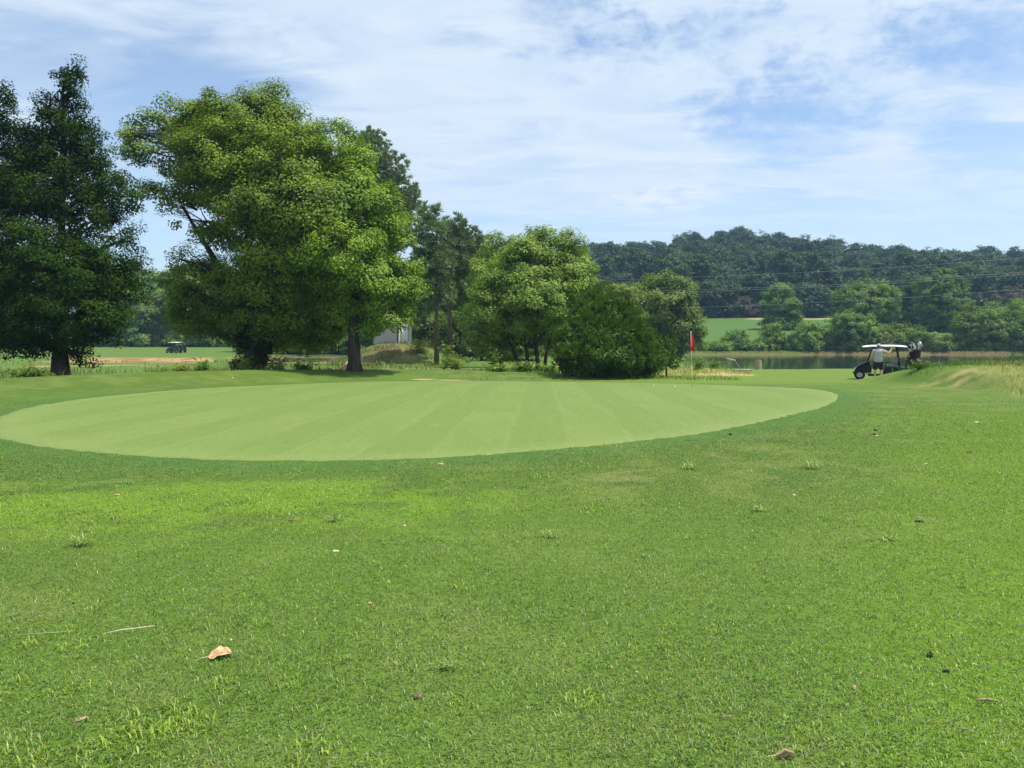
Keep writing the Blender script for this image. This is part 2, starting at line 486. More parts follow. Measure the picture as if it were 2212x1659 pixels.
def surface_mat(name, bump_scale=90.0, bump=0.35, fine=(0.70, 1.32), rough=0.9, attr='tint', mid_scale=9.0):
    m = bpy.data.materials.new(name); m.use_nodes = True
    t = NT(m.node_tree)
    a = t.n('ShaderNodeAttribute', attribute_name=attr)
    geo = t.n('ShaderNodeNewGeometry')
    pos = geo.outputs['Position']
    f1 = t.noise(pos, bump_scale, 3.0, 0.6)
    f2 = t.noise(pos, mid_scale, 4.0, 0.6)
    k = t.math('MULTIPLY', t.step(f1, 0.25, 0.75, *fine), t.step(f2, 0.25, 0.75, 0.86, 1.14))
    sc = t.vec('MULTIPLY', a.outputs['Color'], (1, 1, 1))
    vm = t.n('ShaderNodeVectorMath', operation='SCALE'); t.l(sc, vm.inputs[0]); t.l(k, vm.inputs['Scale'])
    b = t.n('ShaderNodeBump'); b.inputs['Strength'].default_value = bump; b.inputs['Distance'].default_value = 0.03
    t.l(f1, b.inputs['Height'])
    p = t.n('ShaderNodeBsdfPrincipled'); p.inputs['Roughness'].default_value = rough
    p.inputs['Specular IOR Level'].default_value = 0.12
    t.l(vm.outputs[0], p.inputs['Base Color']); t.l(b.outputs[0], p.inputs['Normal'])
    o = t.n('ShaderNodeOutputMaterial'); t.l(p.outputs[0], o.inputs['Surface'])
    return m

ys = np.concatenate([np.linspace(-12, 2, 15)[:-1], np.arange(2, 13, 0.11), np.arange(13, 56, 0.22), np.arange(56, 100, 0.5), np.arange(100, 147, 1.5), np.arange(147, 160, 0.35), np.geomspace(160, 495, 90)])
xr = np.concatenate([np.arange(0, 8, 0.12), np.arange(8, 34, 0.26), np.geomspace(34, 440, 95)])
xs = np.concatenate([-xr[:0:-1], xr])
GX, GY = np.meshgrid(xs, ys)
GZ = ground(GX, GY)
nx, ny = len(xs), len(ys)
idx = np.arange(nx * ny).reshape(ny, nx)
Fq = np.stack([idx[:-1, :-1], idx[:-1, 1:], idx[1:, 1:], idx[1:, :-1]], -1).reshape(-1, 4)
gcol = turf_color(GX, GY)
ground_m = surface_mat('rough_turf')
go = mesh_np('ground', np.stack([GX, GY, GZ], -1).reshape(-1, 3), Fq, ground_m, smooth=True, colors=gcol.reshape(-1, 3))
tag(go, 'rough mown turf, fields and the wooded slope', None, None, 'structure')

# ---- putting green: a sheet of its own just above the turf, close mown in strips
gm = bpy.data.materials.new('green_turf'); gm.use_nodes = True
t = NT(gm.node_tree)
pos = t.n('ShaderNodeNewGeometry').outputs['Position']
sp = t.n('ShaderNodeSeparateXYZ'); t.l(pos, sp.inputs[0])
wv = t.math('MULTIPLY', t.math('SUBTRACT', t.noise(pos, 0.12, 1.0), 0.5), 0.30)
xx = t.math('ADD', sp.outputs[0], t.math('MULTIPLY', sp.outputs[1], -0.035))
xx = t.math('ADD', xx, wv)
saw = t.math('PINGPONG', xx, 1.05)
strip = t.step(saw, 0.40, 0.65)
big = t.noise(pos, 0.30, 4.0, 0.55)
med = t.noise(pos, 1.6, 4.0, 0.6)
mpn = t.n('ShaderNodeMapping'); t.l(pos, mpn.inputs[0]); mpn.inputs['Scale'].default_value = (4.2, 0.28, 1)
streak = t.noise(mpn.outputs[0], 1.0, 5.0, 0.65)
fine = t.noise(pos, 70.0, 3.0, 0.65)
line = t.math('SUBTRACT', 1.0, t.step(t.math('ABSOLUTE', t.math('SUBTRACT', saw, 0.53)), 0.0, 0.09))
cA = t.mix(t.math('MULTIPLY', strip, t.step(t.noise(pos, 0.22, 2.0), 0.35, 0.6, 0.25, 1.0)), (0.122, 0.181, 0.041, 1), (0.140, 0.197, 0.049, 1))
cA = t.mix(t.step(big, 0.42, 0.66, 0, 0.55), cA, (0.118, 0.188, 0.040, 1))
cA = t.mix(t.step(med, 0.55, 0.78, 0, 0.55), cA, (0.165, 0.212, 0.066, 1))
cA = t.mix(t.step(streak, 0.52, 0.75, 0, 0.45), cA, (0.168, 0.226, 0.066, 1))
cA = t.mix(t.math('MULTIPLY', line, t.step(streak, 0.35, 0.6, 0.0, 0.28)), cA, (0.19, 0.24, 0.08, 1))
ed = t.n('ShaderNodeAttribute', attribute_name='tint')
ring = t.math('MULTIPLY', t.step(t.n('ShaderNodeSeparateColor').outputs[0], 0, 1), 1.0)
sc_ = t.n('ShaderNodeSeparateColor'); t.l(ed.outputs['Color'], sc_.inputs[0])
cA = t.mix(t.math('MULTIPLY', t.step(sc_.outputs[0], 0.0, 1.0, 0.75, 0.0), 0.8), cA, (0.160, 0.212, 0.064, 1))
k = t.math('MULTIPLY', t.step(fine, 0.2, 0.8, 0.78, 1.20), t.step(t.noise(pos, 11.0, 4.0, 0.7), 0.3, 0.7, 0.90, 1.10))
vm = t.n('ShaderNodeVectorMath', operation='SCALE'); t.l(cA, vm.inputs[0]); t.l(k, vm.inputs['Scale'])
b = t.n('ShaderNodeBump'); b.inputs['Strength'].default_value = 0.15; b.inputs['Distance'].default_value = 0.01; t.l(fine, b.inputs['Height'])
p = t.n('ShaderNodeBsdfPrincipled'); p.inputs['Roughness'].default_value = 0.85; p.inputs['Specular IOR Level'].default_value = 0.15
t.l(vm.outputs[0], p.inputs['Base Color']); t.l(b.outputs[0], p.inputs['Normal'])
o = t.n('ShaderNodeOutputMaterial'); t.l(p.outputs[0], o.inputs['Surface'])
na, nr = 900, 40
aa = np.linspace(-math.pi, math.pi, na, endpoint=False)
rad = green_r(aa) + 0.10 * (vnoise(aa * 60, aa * 0, 4) - 0.5) + 0.07 * (vnoise(aa * 170, aa * 0, 6) - 0.5)
V, C = [[GC[0], GC[1], 0]], [[1, 1, 1]]
fr = np.append(np.linspace(0, 1, nr)[1:], 1.004)
for f_ in fr:
    x_, y_ = GC[0] + np.cos(aa) * rad * f_, GC[1] + np.sin(aa) * rad * f_
    V += np.stack([x_, y_, x_ * 0], -1).tolist()
    e_ = np.clip((rad * (1 - f_)) / 1.1, 0, 1)
    C += np.stack([e_, e_, e_], -1).tolist()
V = np.array(V); V[:, 2] = ground(V[:, 0], V[:, 1]) + 0.012; V[-na:, 2] -= 0.03
Fq = []
for i in range(na):
    j = (i + 1) % na
    Fq.append((0, 1 + i, 1 + j, 1 + j))
Q = []
for r_ in range(nr - 1):
    a0 = 1 + r_ * na; a1 = a0 + na
    i = np.arange(na); j = (i + 1) % na
    Q.append(np.stack([a0 + i, a1 + i, a1 + j, a0 + j], -1))
Q = np.concatenate(Q)
T = np.array([(0, 1 + i, 1 + (i + 1) % na) for i in range(na)])
Q = np.concatenate([np.stack([Q[:, 0], Q[:, 1], Q[:, 2]], -1), np.stack([Q[:, 0], Q[:, 2], Q[:, 3]], -1), T])
tag(mesh_np('putting_green', V, Q, gm, smooth=True, colors=np.array(C)), 'pale close mown putting green', None, None, 'structure')

# ---- pond water
wm = bpy.data.materials.new('pond_water'); wm.use_nodes = True
t = NT(wm.node_tree)
pos = t.n('ShaderNodeNewGeometry').outputs['Position']
mpn = t.n('ShaderNodeMapping'); t.l(pos, mpn.inputs[0]); mpn.inputs['Scale'].default_value = (0.9, 2.2, 1)
h = t.noise(mpn.outputs[0], 1.3, 4.0, 0.6)
b = t.n('ShaderNodeBump'); b.inputs['Strength'].default_value = 0.06; b.inputs['Distance'].default_value = 0.03; t.l(h, b.inputs['Height'])
p = t.n('ShaderNodeBsdfPrincipled'); p.inputs['Base Color'].default_value = (0.020, 0.030, 0.018, 1)
p.inputs['Roughness'].default_value = 0.06; p.inputs['IOR'].default_value = 1.33
t.l(b.outputs[0], p.inputs['Normal'])
o = t.n('ShaderNodeOutputMaterial'); t.l(p.outputs[0], o.inputs['Surface'])
tag(mesh_np('pond_water', [(8, 60, WATER), (400, 60, WATER), (400, 158, WATER), (8, 158, WATER)], [(0, 1, 2, 3)], wm), 'dark still pond water', None, None, 'structure')

# ---- haze: the air itself
hz = MB().box((0, 232, 32), (900, 540, 71)).build('haze', None or bpy.data.materials.new('haze_air'))
hm = hz.data.materials[0]; hm.use_nodes = True
t = NT(hm.node_tree)
pv = t.n('ShaderNodeVolumePrincipled'); pv.inputs['Color'].default_value = (0.42, 0.70, 1.0, 1); pv.inputs['Density'].default_value = 0.0003; pv.inputs['Anisotropy'].default_value = 0.2
o = t.n('ShaderNodeOutputMaterial'); t.l(pv.outputs[0], o.inputs['Volume'])
tag(hz, 'faint blue summer haze over the valley', None, None, 'stuff')
# ------------------------------------------------------------------ foliage
def leaf_mat(name, stops, trans=0.35, spread=0.5, scale=0.6, rough=0.55, spec=0.10):
    """leaves: each its own shade, whole sprays a little yellower or bluer"""
    m = bpy.data.materials.new(name); m.use_nodes = True
    t = NT(m.node_tree)
    g = t.n('ShaderNodeNewGeometry')
    oi = t.n('ShaderNodeObjectInfo')
    pos = t.vec('ADD', g.outputs['Position'], (0, 0, 0))
    nz = t.noise(pos, scale, 3.0, 0.6)
    f = t.math('ADD', t.math('MULTIPLY', g.outputs['Random Per Island'], spread), t.math('MULTIPLY', t.step(nz, 0.28, 0.72), 1 - spread), clamp=True)
    c = t.ramp(f, stops)
    hs = t.n('ShaderNodeHueSaturation'); t.l(c, hs.inputs['Color'])
    t.l(t.math('ADD', t.math('MULTIPLY', oi.outputs['Random'], 0.016), 0.494), hs.inputs['Hue'])
    t.l(t.math('ADD', t.math('MULTIPLY', oi.outputs['Random'], 0.35), 0.82), hs.inputs['Value'])
    d = t.n('ShaderNodeBsdfDiffuse'); t.l(hs.outputs[0], d.inputs[0])
    tr = t.n('ShaderNodeBsdfTranslucent')
    tc = t.mix(1.0, hs.outputs[0], (1.25, 1.25, 0.55, 1), 'MULTIPLY'); t.l(tc, tr.inputs[0])
    mx = t.n('ShaderNodeMixShader'); mx.inputs[0].default_value = trans
    t.l(d.outputs[0], mx.inputs[1]); t.l(tr.outputs[0], mx.inputs[2])
    gl = t.n('ShaderNodeBsdfGlossy'); gl.inputs['Roughness'].default_value = rough; gl.inputs['Color'].default_value = (1, 1, 1, 1)
    m2 = t.n('ShaderNodeMixShader'); m2.inputs[0].default_value = spec * 0.15
    t.l(mx.outputs[0], m2.inputs[1]); t.l(gl.outputs[0], m2.inputs[2])
    o = t.n('ShaderNodeOutputMaterial'); t.l(m2.outputs[0], o.inputs['Surface'])
    return m
def plain_mat(name, col, rough=0.6, spec=0.3, metal=0.0, vary=0.12, scale=6.0, bump=0.0, col2=None):
    m = bpy.data.materials.new(name); m.use_nodes = True
    t = NT(m.node_tree)
    tc = t.n('ShaderNodeTexCoord')
    nz = t.noise(tc.outputs['Object'], scale, 5.0, 0.6)
    a = tuple(max(0, x * (1 - vary)) for x in col); b_ = tuple(min(1, x * (1 + vary)) for x in (col2 or col))
    c = t.mix(t.step(nz, 0.3, 0.7), (*a, 1), (*b_, 1))
    p = t.n('ShaderNodeBsdfPrincipled'); t.l(c, p.inputs['Base Color'])
    p.inputs['Roughness'].default_value = rough; p.inputs['Specular IOR Level'].default_value = spec; p.inputs['Metallic'].default_value = metal
    if bump:
        b = t.n('ShaderNodeBump'); b.inputs['Strength'].default_value = bump; b.inputs['Distance'].default_value = 0.02
        t.l(nz, b.inputs['Height']); t.l(b.outputs[0], p.inputs['Normal'])
    o = t.n('ShaderNodeOutputMaterial'); t.l(p.outputs[0], o.inputs['Surface'])
    return m
def bark_mat(name, a, b_, scale=5.0):
    m = bpy.data.materials.new(name); m.use_nodes = True
    t = NT(m.node_tree)
    tc = t.n('ShaderNodeTexCoord')
    mpn = t.n('ShaderNodeMapping'); t.l(tc.outputs['Object'], mpn.inputs[0]); mpn.inputs['Scale'].default_value = (1, 1, 0.18)
    nz = t.noise(mpn.outputs[0], scale, 6.0, 0.65)
    c = t.mix(t.step(nz, 0.32, 0.66), (*a, 1), (*b_, 1))
    b = t.n('ShaderNodeBump'); b.inputs['Strength'].default_value = 0.8; b.inputs['Distance'].default_value = 0.06; t.l(nz, b.inputs['Height'])
    p = t.n('ShaderNodeBsdfPrincipled'); p.inputs['Roughness'].default_value = 0.9; p.inputs['Specular IOR Level'].default_value = 0.1
    t.l(c, p.inputs['Base Color']); t.l(b.outputs[0], p.inputs['Normal'])
    o = t.n('ShaderNodeOutputMaterial'); t.l(p.outputs[0], o.inputs['Surface'])
    return m

L_BROAD = leaf_mat('leaves_bright_green', [(0.0, (0.066, 0.14, 0.012)), (0.5, (0.165, 0.275, 0.018)), (1.0, (0.285, 0.395, 0.024))], 0.25)
L_CEDAR = leaf_mat('foliage_dark_cedar', [(0.0, (0.012, 0.026, 0.006)), (0.55, (0.026, 0.054, 0.009)), (1.0, (0.064, 0.104, 0.014))], 0.12, spec=0.0)
L_BUSH = leaf_mat('foliage_bush_cedar', [(0.0, (0.028, 0.066, 0.011)), (0.5, (0.068, 0.142, 0.018)), (1.0, (0.135, 0.225, 0.028))], 0.25, spec=0.06)
L_PINE = leaf_mat('needles_pine', [(0.0, (0.08, 0.135, 0.055)), (0.5, (0.14, 0.21, 0.085)), (1.0, (0.21, 0.285, 0.12))], 0.25, spec=0.15)
L_WILLOW = leaf_mat('leaves_soft_green', [(0.0, (0.09, 0.16, 0.026)), (0.5, (0.19, 0.285, 0.046)), (1.0, (0.29, 0.385, 0.072))], 0.30)
L_WOOD = leaf_mat('leaves_deep_green', [(0.0, (0.05, 0.1, 0.018)), (0.5, (0.105, 0.175, 0.028)), (1.0, (0.175, 0.25, 0.04))], 0.25)
L_MID = leaf_mat('leaves_mid_green', [(0.0, (0.07, 0.14, 0.02)), (0.5, (0.14, 0.23, 0.032)), (1.0, (0.22, 0.32, 0.045))], 0.28)
L_RUST = leaf_mat('leaves_dull_purple', [(0.0, (0.050, 0.045, 0.034)), (0.5, (0.085, 0.068, 0.052)), (1.0, (0.12, 0.09, 0.065))], 0.3)
L_YEL = leaf_mat('leaves_yellow_green', [(0.0, (0.100, 0.150, 0.020)), (0.5, (0.200, 0.260, 0.035)), (1.0, (0.330, 0.350, 0.060))], 0.42)
L_HILL = leaf_mat('leaves_hill_wood', [(0.0, (0.010, 0.028, 0.013)), (0.5, (0.033, 0.064, 0.023)), (1.0, (0.095, 0.130, 0.036))], 0.28, spread=0.35, scale=0.09)
B_DARK = bark_mat('bark_dark', (0.030, 0.024, 0.018), (0.085, 0.070, 0.055))
B_PINE = bark_mat('bark_pine', (0.070, 0.048, 0.036), (0.17, 0.125, 0.095))
B_GREY = bark_mat('bark_grey', (0.060, 0.052, 0.040), (0.16, 0.14, 0.11))

def unit(n, g):
    v = g.normal(size=(n, 3)); return v / np.linalg.norm(v, axis=1, keepdims=True)
def leaf_quads(c, nrm, L, W, g, axis=None):
    """one diamond leaf per centre"""
    n = len(c)
    if axis is None:
        a = unit(n, g)
    else:
        a = axis
    a = a - nrm * (a * nrm).sum(1, keepdims=True)
    a /= np.linalg.norm(a, axis=1, keepdims=True) + 1e-9
    b = np.cross(nrm, a)
    L = (L * g.uniform(0.65, 1.3, n))[:, None] / 2; W = (W * g.uniform(0.65, 1.3, n))[:, None] / 2
    V = np.stack([c - a * L, c + b * W - a * L * 0.1 + nrm * W * 0.25, c + a * L, c - b * W - a * L * 0.1 + nrm * W * 0.25], 1).reshape(-1, 3)
    F = np.arange(4 * n).reshape(n, 4)
    return V, F
def crown_points(lobes, per_m2, g, rc=(0.45, 0.95), leaves=60, squash=0.62, inner=0.35):
    """leaf centres and outward directions for a crown made of lobes (cx,cy,cz,rx,ry,rz,density); sprays of leaves sit through each lobe, thickest at its skin"""
    P, N = [], []
    for (cx, cy, cz, rx, ry, rz, k) in lobes:
        area = 4 * math.pi * ((rx * ry) ** 1.6 / 3 + (rx * rz) ** 1.6 / 3 + (ry * rz) ** 1.6 / 3) ** (1 / 1.6)
        m = max(5, int(area * per_m2 * k))
        u = unit(m, g)
        rr = np.where(g.random(m) < inner, g.uniform(0.25, 0.8, m), g.uniform(0.78, 1.12, m) + 0.16 * (g.random(m) < 0.12))
        cc = np.array([cx, cy, cz]) + u * np.array([rx, ry, rz]) * rr[:, None]
        sz = g.uniform(*rc, m) * (0.6 + 0.4 * min(1.0, max(rx, rz) / 2.0))
        nl = np.maximum(8, (leaves * (sz / np.mean(rc)) ** 2).astype(int))
        tot = nl.sum()
        w = unit(tot, g) * (g.random((tot, 1)) ** 0.45)
        w[:, 2] *= squash
        own = np.repeat(np.arange(m), nl)
        P.append(cc[own] + w * sz[own][:, None])
        nr = u[own] * 0.55 + w * 0.5 + np.array([0, 0, 0.55])
        N.append(nr)
    return np.concatenate(P), np.concatenate(N)
def leafy(name, lobes, mat, parent, g, per_m2=1.1, leaf=0.13, aspect=0.55, jitter=0.75, shrink=1.0, **kw):
    lobes = [(a, b_, c, r1 * shrink, r2 * shrink, r3 * shrink, k) for (a, b_, c, r1, r2, r3, k) in lobes]
    P, N = crown_points(lobes, per_m2, g, **kw)
    N = N + unit(len(P), g) * jitter
    N /= np.linalg.norm(N, axis=1, keepdims=True)
    V, F = leaf_quads(P, N, leaf, leaf * aspect, g)
    return mesh_np(name, V, F, mat, parent)
def spray_crown(name, lobes, mat, parent, g, per_m2=3.0, leaf=0.34, aspect=0.28, up=0.55, inner=0.3, spread=0.55, per=9):
    """cedar: feathered sprays that point outwards and upwards"""
    P, A, Nn = [], [], []
    for (cx, cy, cz, rx, ry, rz, k) in lobes:
        area = 4 * math.pi * ((rx * ry) ** 1.6 / 3 + (rx * rz) ** 1.6 / 3 + (ry * rz) ** 1.6 / 3) ** (1 / 1.6)
        m = max(6, int(area * per_m2 * k))
        u = unit(m, g)
        rr = np.where(g.random(m) < inner, g.uniform(0.3, 0.85, m), g.uniform(0.82, 1.10, m))
        cc = np.array([cx, cy, cz]) + u * np.array([rx, ry, rz]) * rr[:, None]
        own = np.repeat(np.arange(m), per)
        ax = u[own] * 0.75 + np.array([0, 0, up]) + unit(m * per, g) * spread
        ax /= np.linalg.norm(ax, axis=1, keepdims=True)
        P.append(cc[own] + ax * leaf * g.uniform(0.1, 0.9, (m * per, 1)) + unit(m * per, g) * leaf * 0.45)
        A.append(ax); Nn.append(np.cross(ax, unit(m * per, g)) + u[own] * 0.5)
    P, A, N = np.concatenate(P), np.concatenate(A), np.concatenate(Nn)
    N = N - A * (N * A).sum(1, keepdims=True)
    N /= np.linalg.norm(N, axis=1, keepdims=True) + 1e-9
    V, F = leaf_quads(P, N, leaf, leaf * aspect, g, axis=A)
    return mesh_np(name, V, F, mat, parent)
def needle_crown(name, lobes, mat, parent, g, per_m2=2.2, tuft=0.42, per=16, width=0.055):
    """pine: brushes of needles at the twig ends"""
    P, A, N = [], [], []
    for (cx, cy, cz, rx, ry, rz, k) in lobes:
        area = 4 * math.pi * ((rx * ry) ** 1.6 / 3 + (rx * rz) ** 1.6 / 3 + (ry * rz) ** 1.6 / 3) ** (1 / 1.6)
        m = max(6, int(area * per_m2 * k))
        u = unit(m, g)
        rr = g.uniform(0.45, 1.12, m)
        cc = np.array([cx, cy, cz]) + u * np.array([rx, ry, rz]) * rr[:, None]
        own = np.repeat(np.arange(m), per)
        ax = u[own] * 0.45 + np.array([0, 0, 0.55]) + unit(m * per, g) * 0.85
        ax /= np.linalg.norm(ax, axis=1, keepdims=True)
        s = g.uniform(0.7, 1.25, m)[own][:, None]
        P.append(cc[own] + ax * tuft * 0.5 * s); A.append(ax)
        N.append(np.cross(ax, unit(m * per, g)))
    P, A, N = np.concatenate(P), np.concatenate(A), np.concatenate(N)
    N /= np.linalg.norm(N, axis=1, keepdims=True) + 1e-9
    V, F = leaf_quads(P, N, tuft, width, g, axis=A)
    return mesh_np(name, V, F, mat, parent)
def limb_path(a, b, sag, g, n=6):
    a, b = np.array(a, float), np.array(b, float)
    L = np.linalg.norm(b - a)
    pts = []
    off = g.normal(size=(n, 3)) * L * 0.035
    for i in range(n):
        t_ = i / (n - 1)
        p = a + (b - a) * t_
        p[2] += sag * L * math.sin(math.pi * t_) * 0.5
        if 0 < i < n - 1: p = p + off[i]
        pts.append(tuple(p))
    return pts
def trunk_mesh(trunks, limbs, mat, parent, g, flare=1.5):
    mb = MB()
    for (pts, r0, r1) in trunks:
        n = len(pts)
        rad = [r0 + (r1 - r0) * (i / (n - 1)) ** 0.8 for i in range(n)]
        rad[0] *= flare
        mb.tube(pts, rad, 10)
    for (a, b, r0, r1, sag) in limbs:
        p = limb_path(a, b, sag, g)
        mb.tube(p, [r0 + (r1 - r0) * i / (len(p) - 1) for i in range(len(p))], 6)
    return mb.build('trunk', mat, parent, smooth=True)

def lobes_from_photo(base, d, items, depth_k=1.0):
    """items: (px, py, rx px, rz px [, forward offset m [, density]]) measured on the photograph, turned into metres about the tree's foot"""
    s = d / FPX
    out = []
    for it in items:
        px, py, rx, rz = it[:4]
        dy = it[4] if len(it) > 4 else 0.0
        k = it[5] if len(it) > 5 else 1.0
        c = place(px, py, d + dy) - base
        out.append((c.x, c.y, c.z, rx * s, max(rx, rz) * s * 0.85 * depth_k, rz * s, k))
    return out
def limbs_to(lobes, start_z, top, r0, g, n=None, keep=0.9):
    """boughs from the stem out to the lobes"""
    out = []
    for (cx, cy, cz, rx, ry, rz, k) in lobes:
        if g.random() > keep: continue
        z0 = max(start_z, min(cz - 0.35 * math.hypot(cx, cy) - 0.6, top))
        f = min(1, z0 / max(top, 0.1))
        out.append(((0, 0, z0), (cx, cy, cz), max(0.05, r0 * (1 - 0.7 * f) * 0.45), 0.03, 0.15))
        for _ in range(3):
            u = unit(1, g)[0]
            e = (cx + u[0] * rx * 0.9, cy + u[1] * ry * 0.9, cz + abs(u[2]) * rz * 0.8)
            out.append(((cx * 0.55, cy * 0.55, z0 + (cz - z0) * 0.55), e, 0.05 + 0.02 * r0, 0.012, 0.1))
    return out

# ---- dark cedar at the edge of the view
def G(seed): return np.random.default_rng(seed)
base = stand(128, 38); base.z -= 0.05
tr = thing('cedar_tree', 'tall dark cedar with dense crown, broad short trunk and a pointed spire', 'tree', base)
lb = lobes_from_photo(base, 38, [
    (156, 165, 26, 34), (152, 215, 40, 42), (140, 275, 52, 42), (96, 222, 20, 26), (92, 285, 48, 42), (185, 300, 40, 40), (160, 345, 72, 46), (20, 212, 17, 26), (10, 265, 42, 40), (40, 330, 80, 50, 1),
    (120, 405, 108, 58), (235, 410, 62, 44, 0, .7), (265, 440, 42, 36, 0, .5), (20, 430, 100, 62), (200, 480, 72, 42, 0, .7), (275, 520, 36, 34, 0, .55), (285, 575, 38, 42, 1, .6), (285, 635, 30, 34, 1, .5),
    (60, 540, 105, 56, -1), (150, 590, 120, 62, -2), (215, 560, 60, 45, -1), (40, 640, 105, 68, -1), (150, 680, 112, 54, -2), (215, 650, 60, 58, -1), (-60, 400, 90, 90), (-80, 560, 95, 90), (-60, 690, 80, 60),
    (60, 725, 70, 36, -1), (205, 728, 44, 34, -1), (175, 770, 30, 26, 0, .6), (20, 745, 40, 25, 0, .6)])
leafy('crown', lb, L_CEDAR, tr, G(1), per_m2=2.6, leaf=0.14, aspect=0.55, leaves=120, rc=(0.32, 0.75), squash=0.75, jitter=0.6, inner=0.35)
g = G(2)
trunk_mesh([([(0, 0, -0.3), (0, 0, 0.5), (0.03, 0, 1.6), (0.1, 0, 4), (0.3, 0, 8), (0.55, 0, 13.6)], 0.62, 0.06)], limbs_to(lb, 1.8, 12, 0.6, g), B_DARK, tr, g, 1.25)

# ---- big shade tree, two trees grown together
base = stand(548, 45); base.z -= 0.05
tr = thing('shade_tree', 'huge leafy shade tree with a thick ivy-clad trunk and lacy open side', 'tree', base)
lb = lobes_from_photo(base, 45, [
    (560, 205, 34, 30, 0, .22), (600, 200, 22, 26, 0, .2), (455, 225, 30, 30, 0, .6), (330, 262, 48, 32, 0, .5), (400, 240, 45, 34, 0, .55), (300, 320, 42, 40, 0, .45), (350, 330, 60, 48, 1, .55), (285, 290, 20, 24, 0, .4),
    (450, 275, 72, 50), (540, 255, 80, 55), (610, 285, 80, 62), (500, 330, 100, 62, -2), (610, 360, 100, 70, -2.5), (400, 370, 80, 48, 1, .8), (330, 410, 56, 30, 1, .45), (430, 420, 66, 34, 0, .6),
    (690, 330, 60, 60, 1), (560, 430, 90, 62, -3), (660, 450, 95, 72, -3), (400, 470, 50, 34, 1, .38), (455, 500, 60, 44, 1, .42), (530, 520, 60, 50, 0, .8), (600, 540, 95, 70, -2), (690, 540, 80, 70, -2),
    (390, 560, 40, 40, 1.5, .38), (440, 590, 55, 48, 1.5, .5), (500, 610, 60, 60, 0), (590, 640, 95, 62, -1), (680, 640, 80, 60, 0), (545, 700, 62, 62, 0), (620, 690, 70, 40, 1), (600, 722, 62, 26, 1), (670, 715, 60, 34, 2), (640, 735, 60, 20, 4), (430, 650, 54, 44, 1, .8), (478, 685, 48, 42, 1, .9), (400, 655, 40, 40, 2, .7), (420, 700, 44, 28, 2, .8), (375, 620, 26, 30, 2, .5), (500, 725, 40, 18, 1, .9)])
leafy('crown', lb, L_BROAD, tr, G(3), per_m2=1.05, leaf=0.165, aspect=0.62, leaves=260, rc=(0.5, 1.15), squash=0.66, jitter=0.40, inner=0.3, shrink=0.95)
g = G(4)
iv = [(0, 0, .9, 1.15, 1.1, 1.3, 1.0), (0.05, 0, 2.6, 1.0, 1.0, 1.4, 1.0)]
leafy('ivy', iv, L_CEDAR, tr, G(5), per_m2=5, leaf=0.15, leaves=70, rc=(0.25, 0.5), squash=0.9)
trunk_mesh([([(0, 0, -0.4), (0, 0, 0.6), (0.05, 0, 2.2), (-0.1, 0, 4.5), (-0.3, 0.2, 7.5), (0.3, 0, 12)], 0.85, 0.12), ([(0, 0, 2.4), (-1.2, 0.2, 5.0), (-2.6, 0.4, 7.4), (-4.0, 0.3, 9.8)], 0.34, 0.07), ([(0, 0, 2.6), (1.2, -0.3, 5), (2.4, -0.4, 8), (3, -0.4, 11)], 0.4, 0.08)],
           limbs_to(lb, 2.6, 11, 0.8, g), B_DARK, tr, g, 1.25)
tr['label'] = 'huge leafy shade tree with a thick ivy-clad trunk and lacy open side'

base = stand(765, 43); base.z -= 0.05
tr = thing('shade_tree', 'bright green shade tree on a bare straight trunk in front of the pale shed', 'tree', base)
lb = lobes_from_photo(base, 43, [
    (735, 300, 42, 40, 1, .6), (715, 350, 55, 50, 0), (770, 350, 40, 44, 1, .7), (760, 400, 60, 52), (820, 440, 44, 44, 0, .8), (720, 440, 70, 60, -1), (800, 490, 66, 58), (855, 490, 42, 40, 1, .7), (740, 530, 80, 60, -2),
    (845, 550, 58, 52), (885, 570, 26, 32, 0, .6), (790, 600, 80, 66, -1), (865, 620, 44, 42), (720, 620, 60, 60, 0), (800, 665, 70, 36, 0), (735, 680, 40, 30, 0), (850, 694, 36, 22, -1, .9), (880, 660, 24, 26, 0, .6), (700, 700, 40, 30, 2), (715, 722, 44, 24, 3), (820, 705, 36, 16, 0, .8)])
leafy('crown', lb, L_BROAD, tr, G(6), per_m2=1.15, leaf=0.155, aspect=0.62, leaves=270, rc=(0.45, 1.05), squash=0.66, jitter=0.40, inner=0.3, shrink=0.95)
g = G(7)
trunk_mesh([([(0, 0, -0.4), (0, 0, 0.5), (-0.02, 0, 2.4), (0.1, 0, 5), (-0.2, 0, 8), (-0.6, 0, 11)], 0.46, 0.08)], limbs_to(lb, 2.8, 10, 0.5, g), B_DARK, tr, g, 1.35)

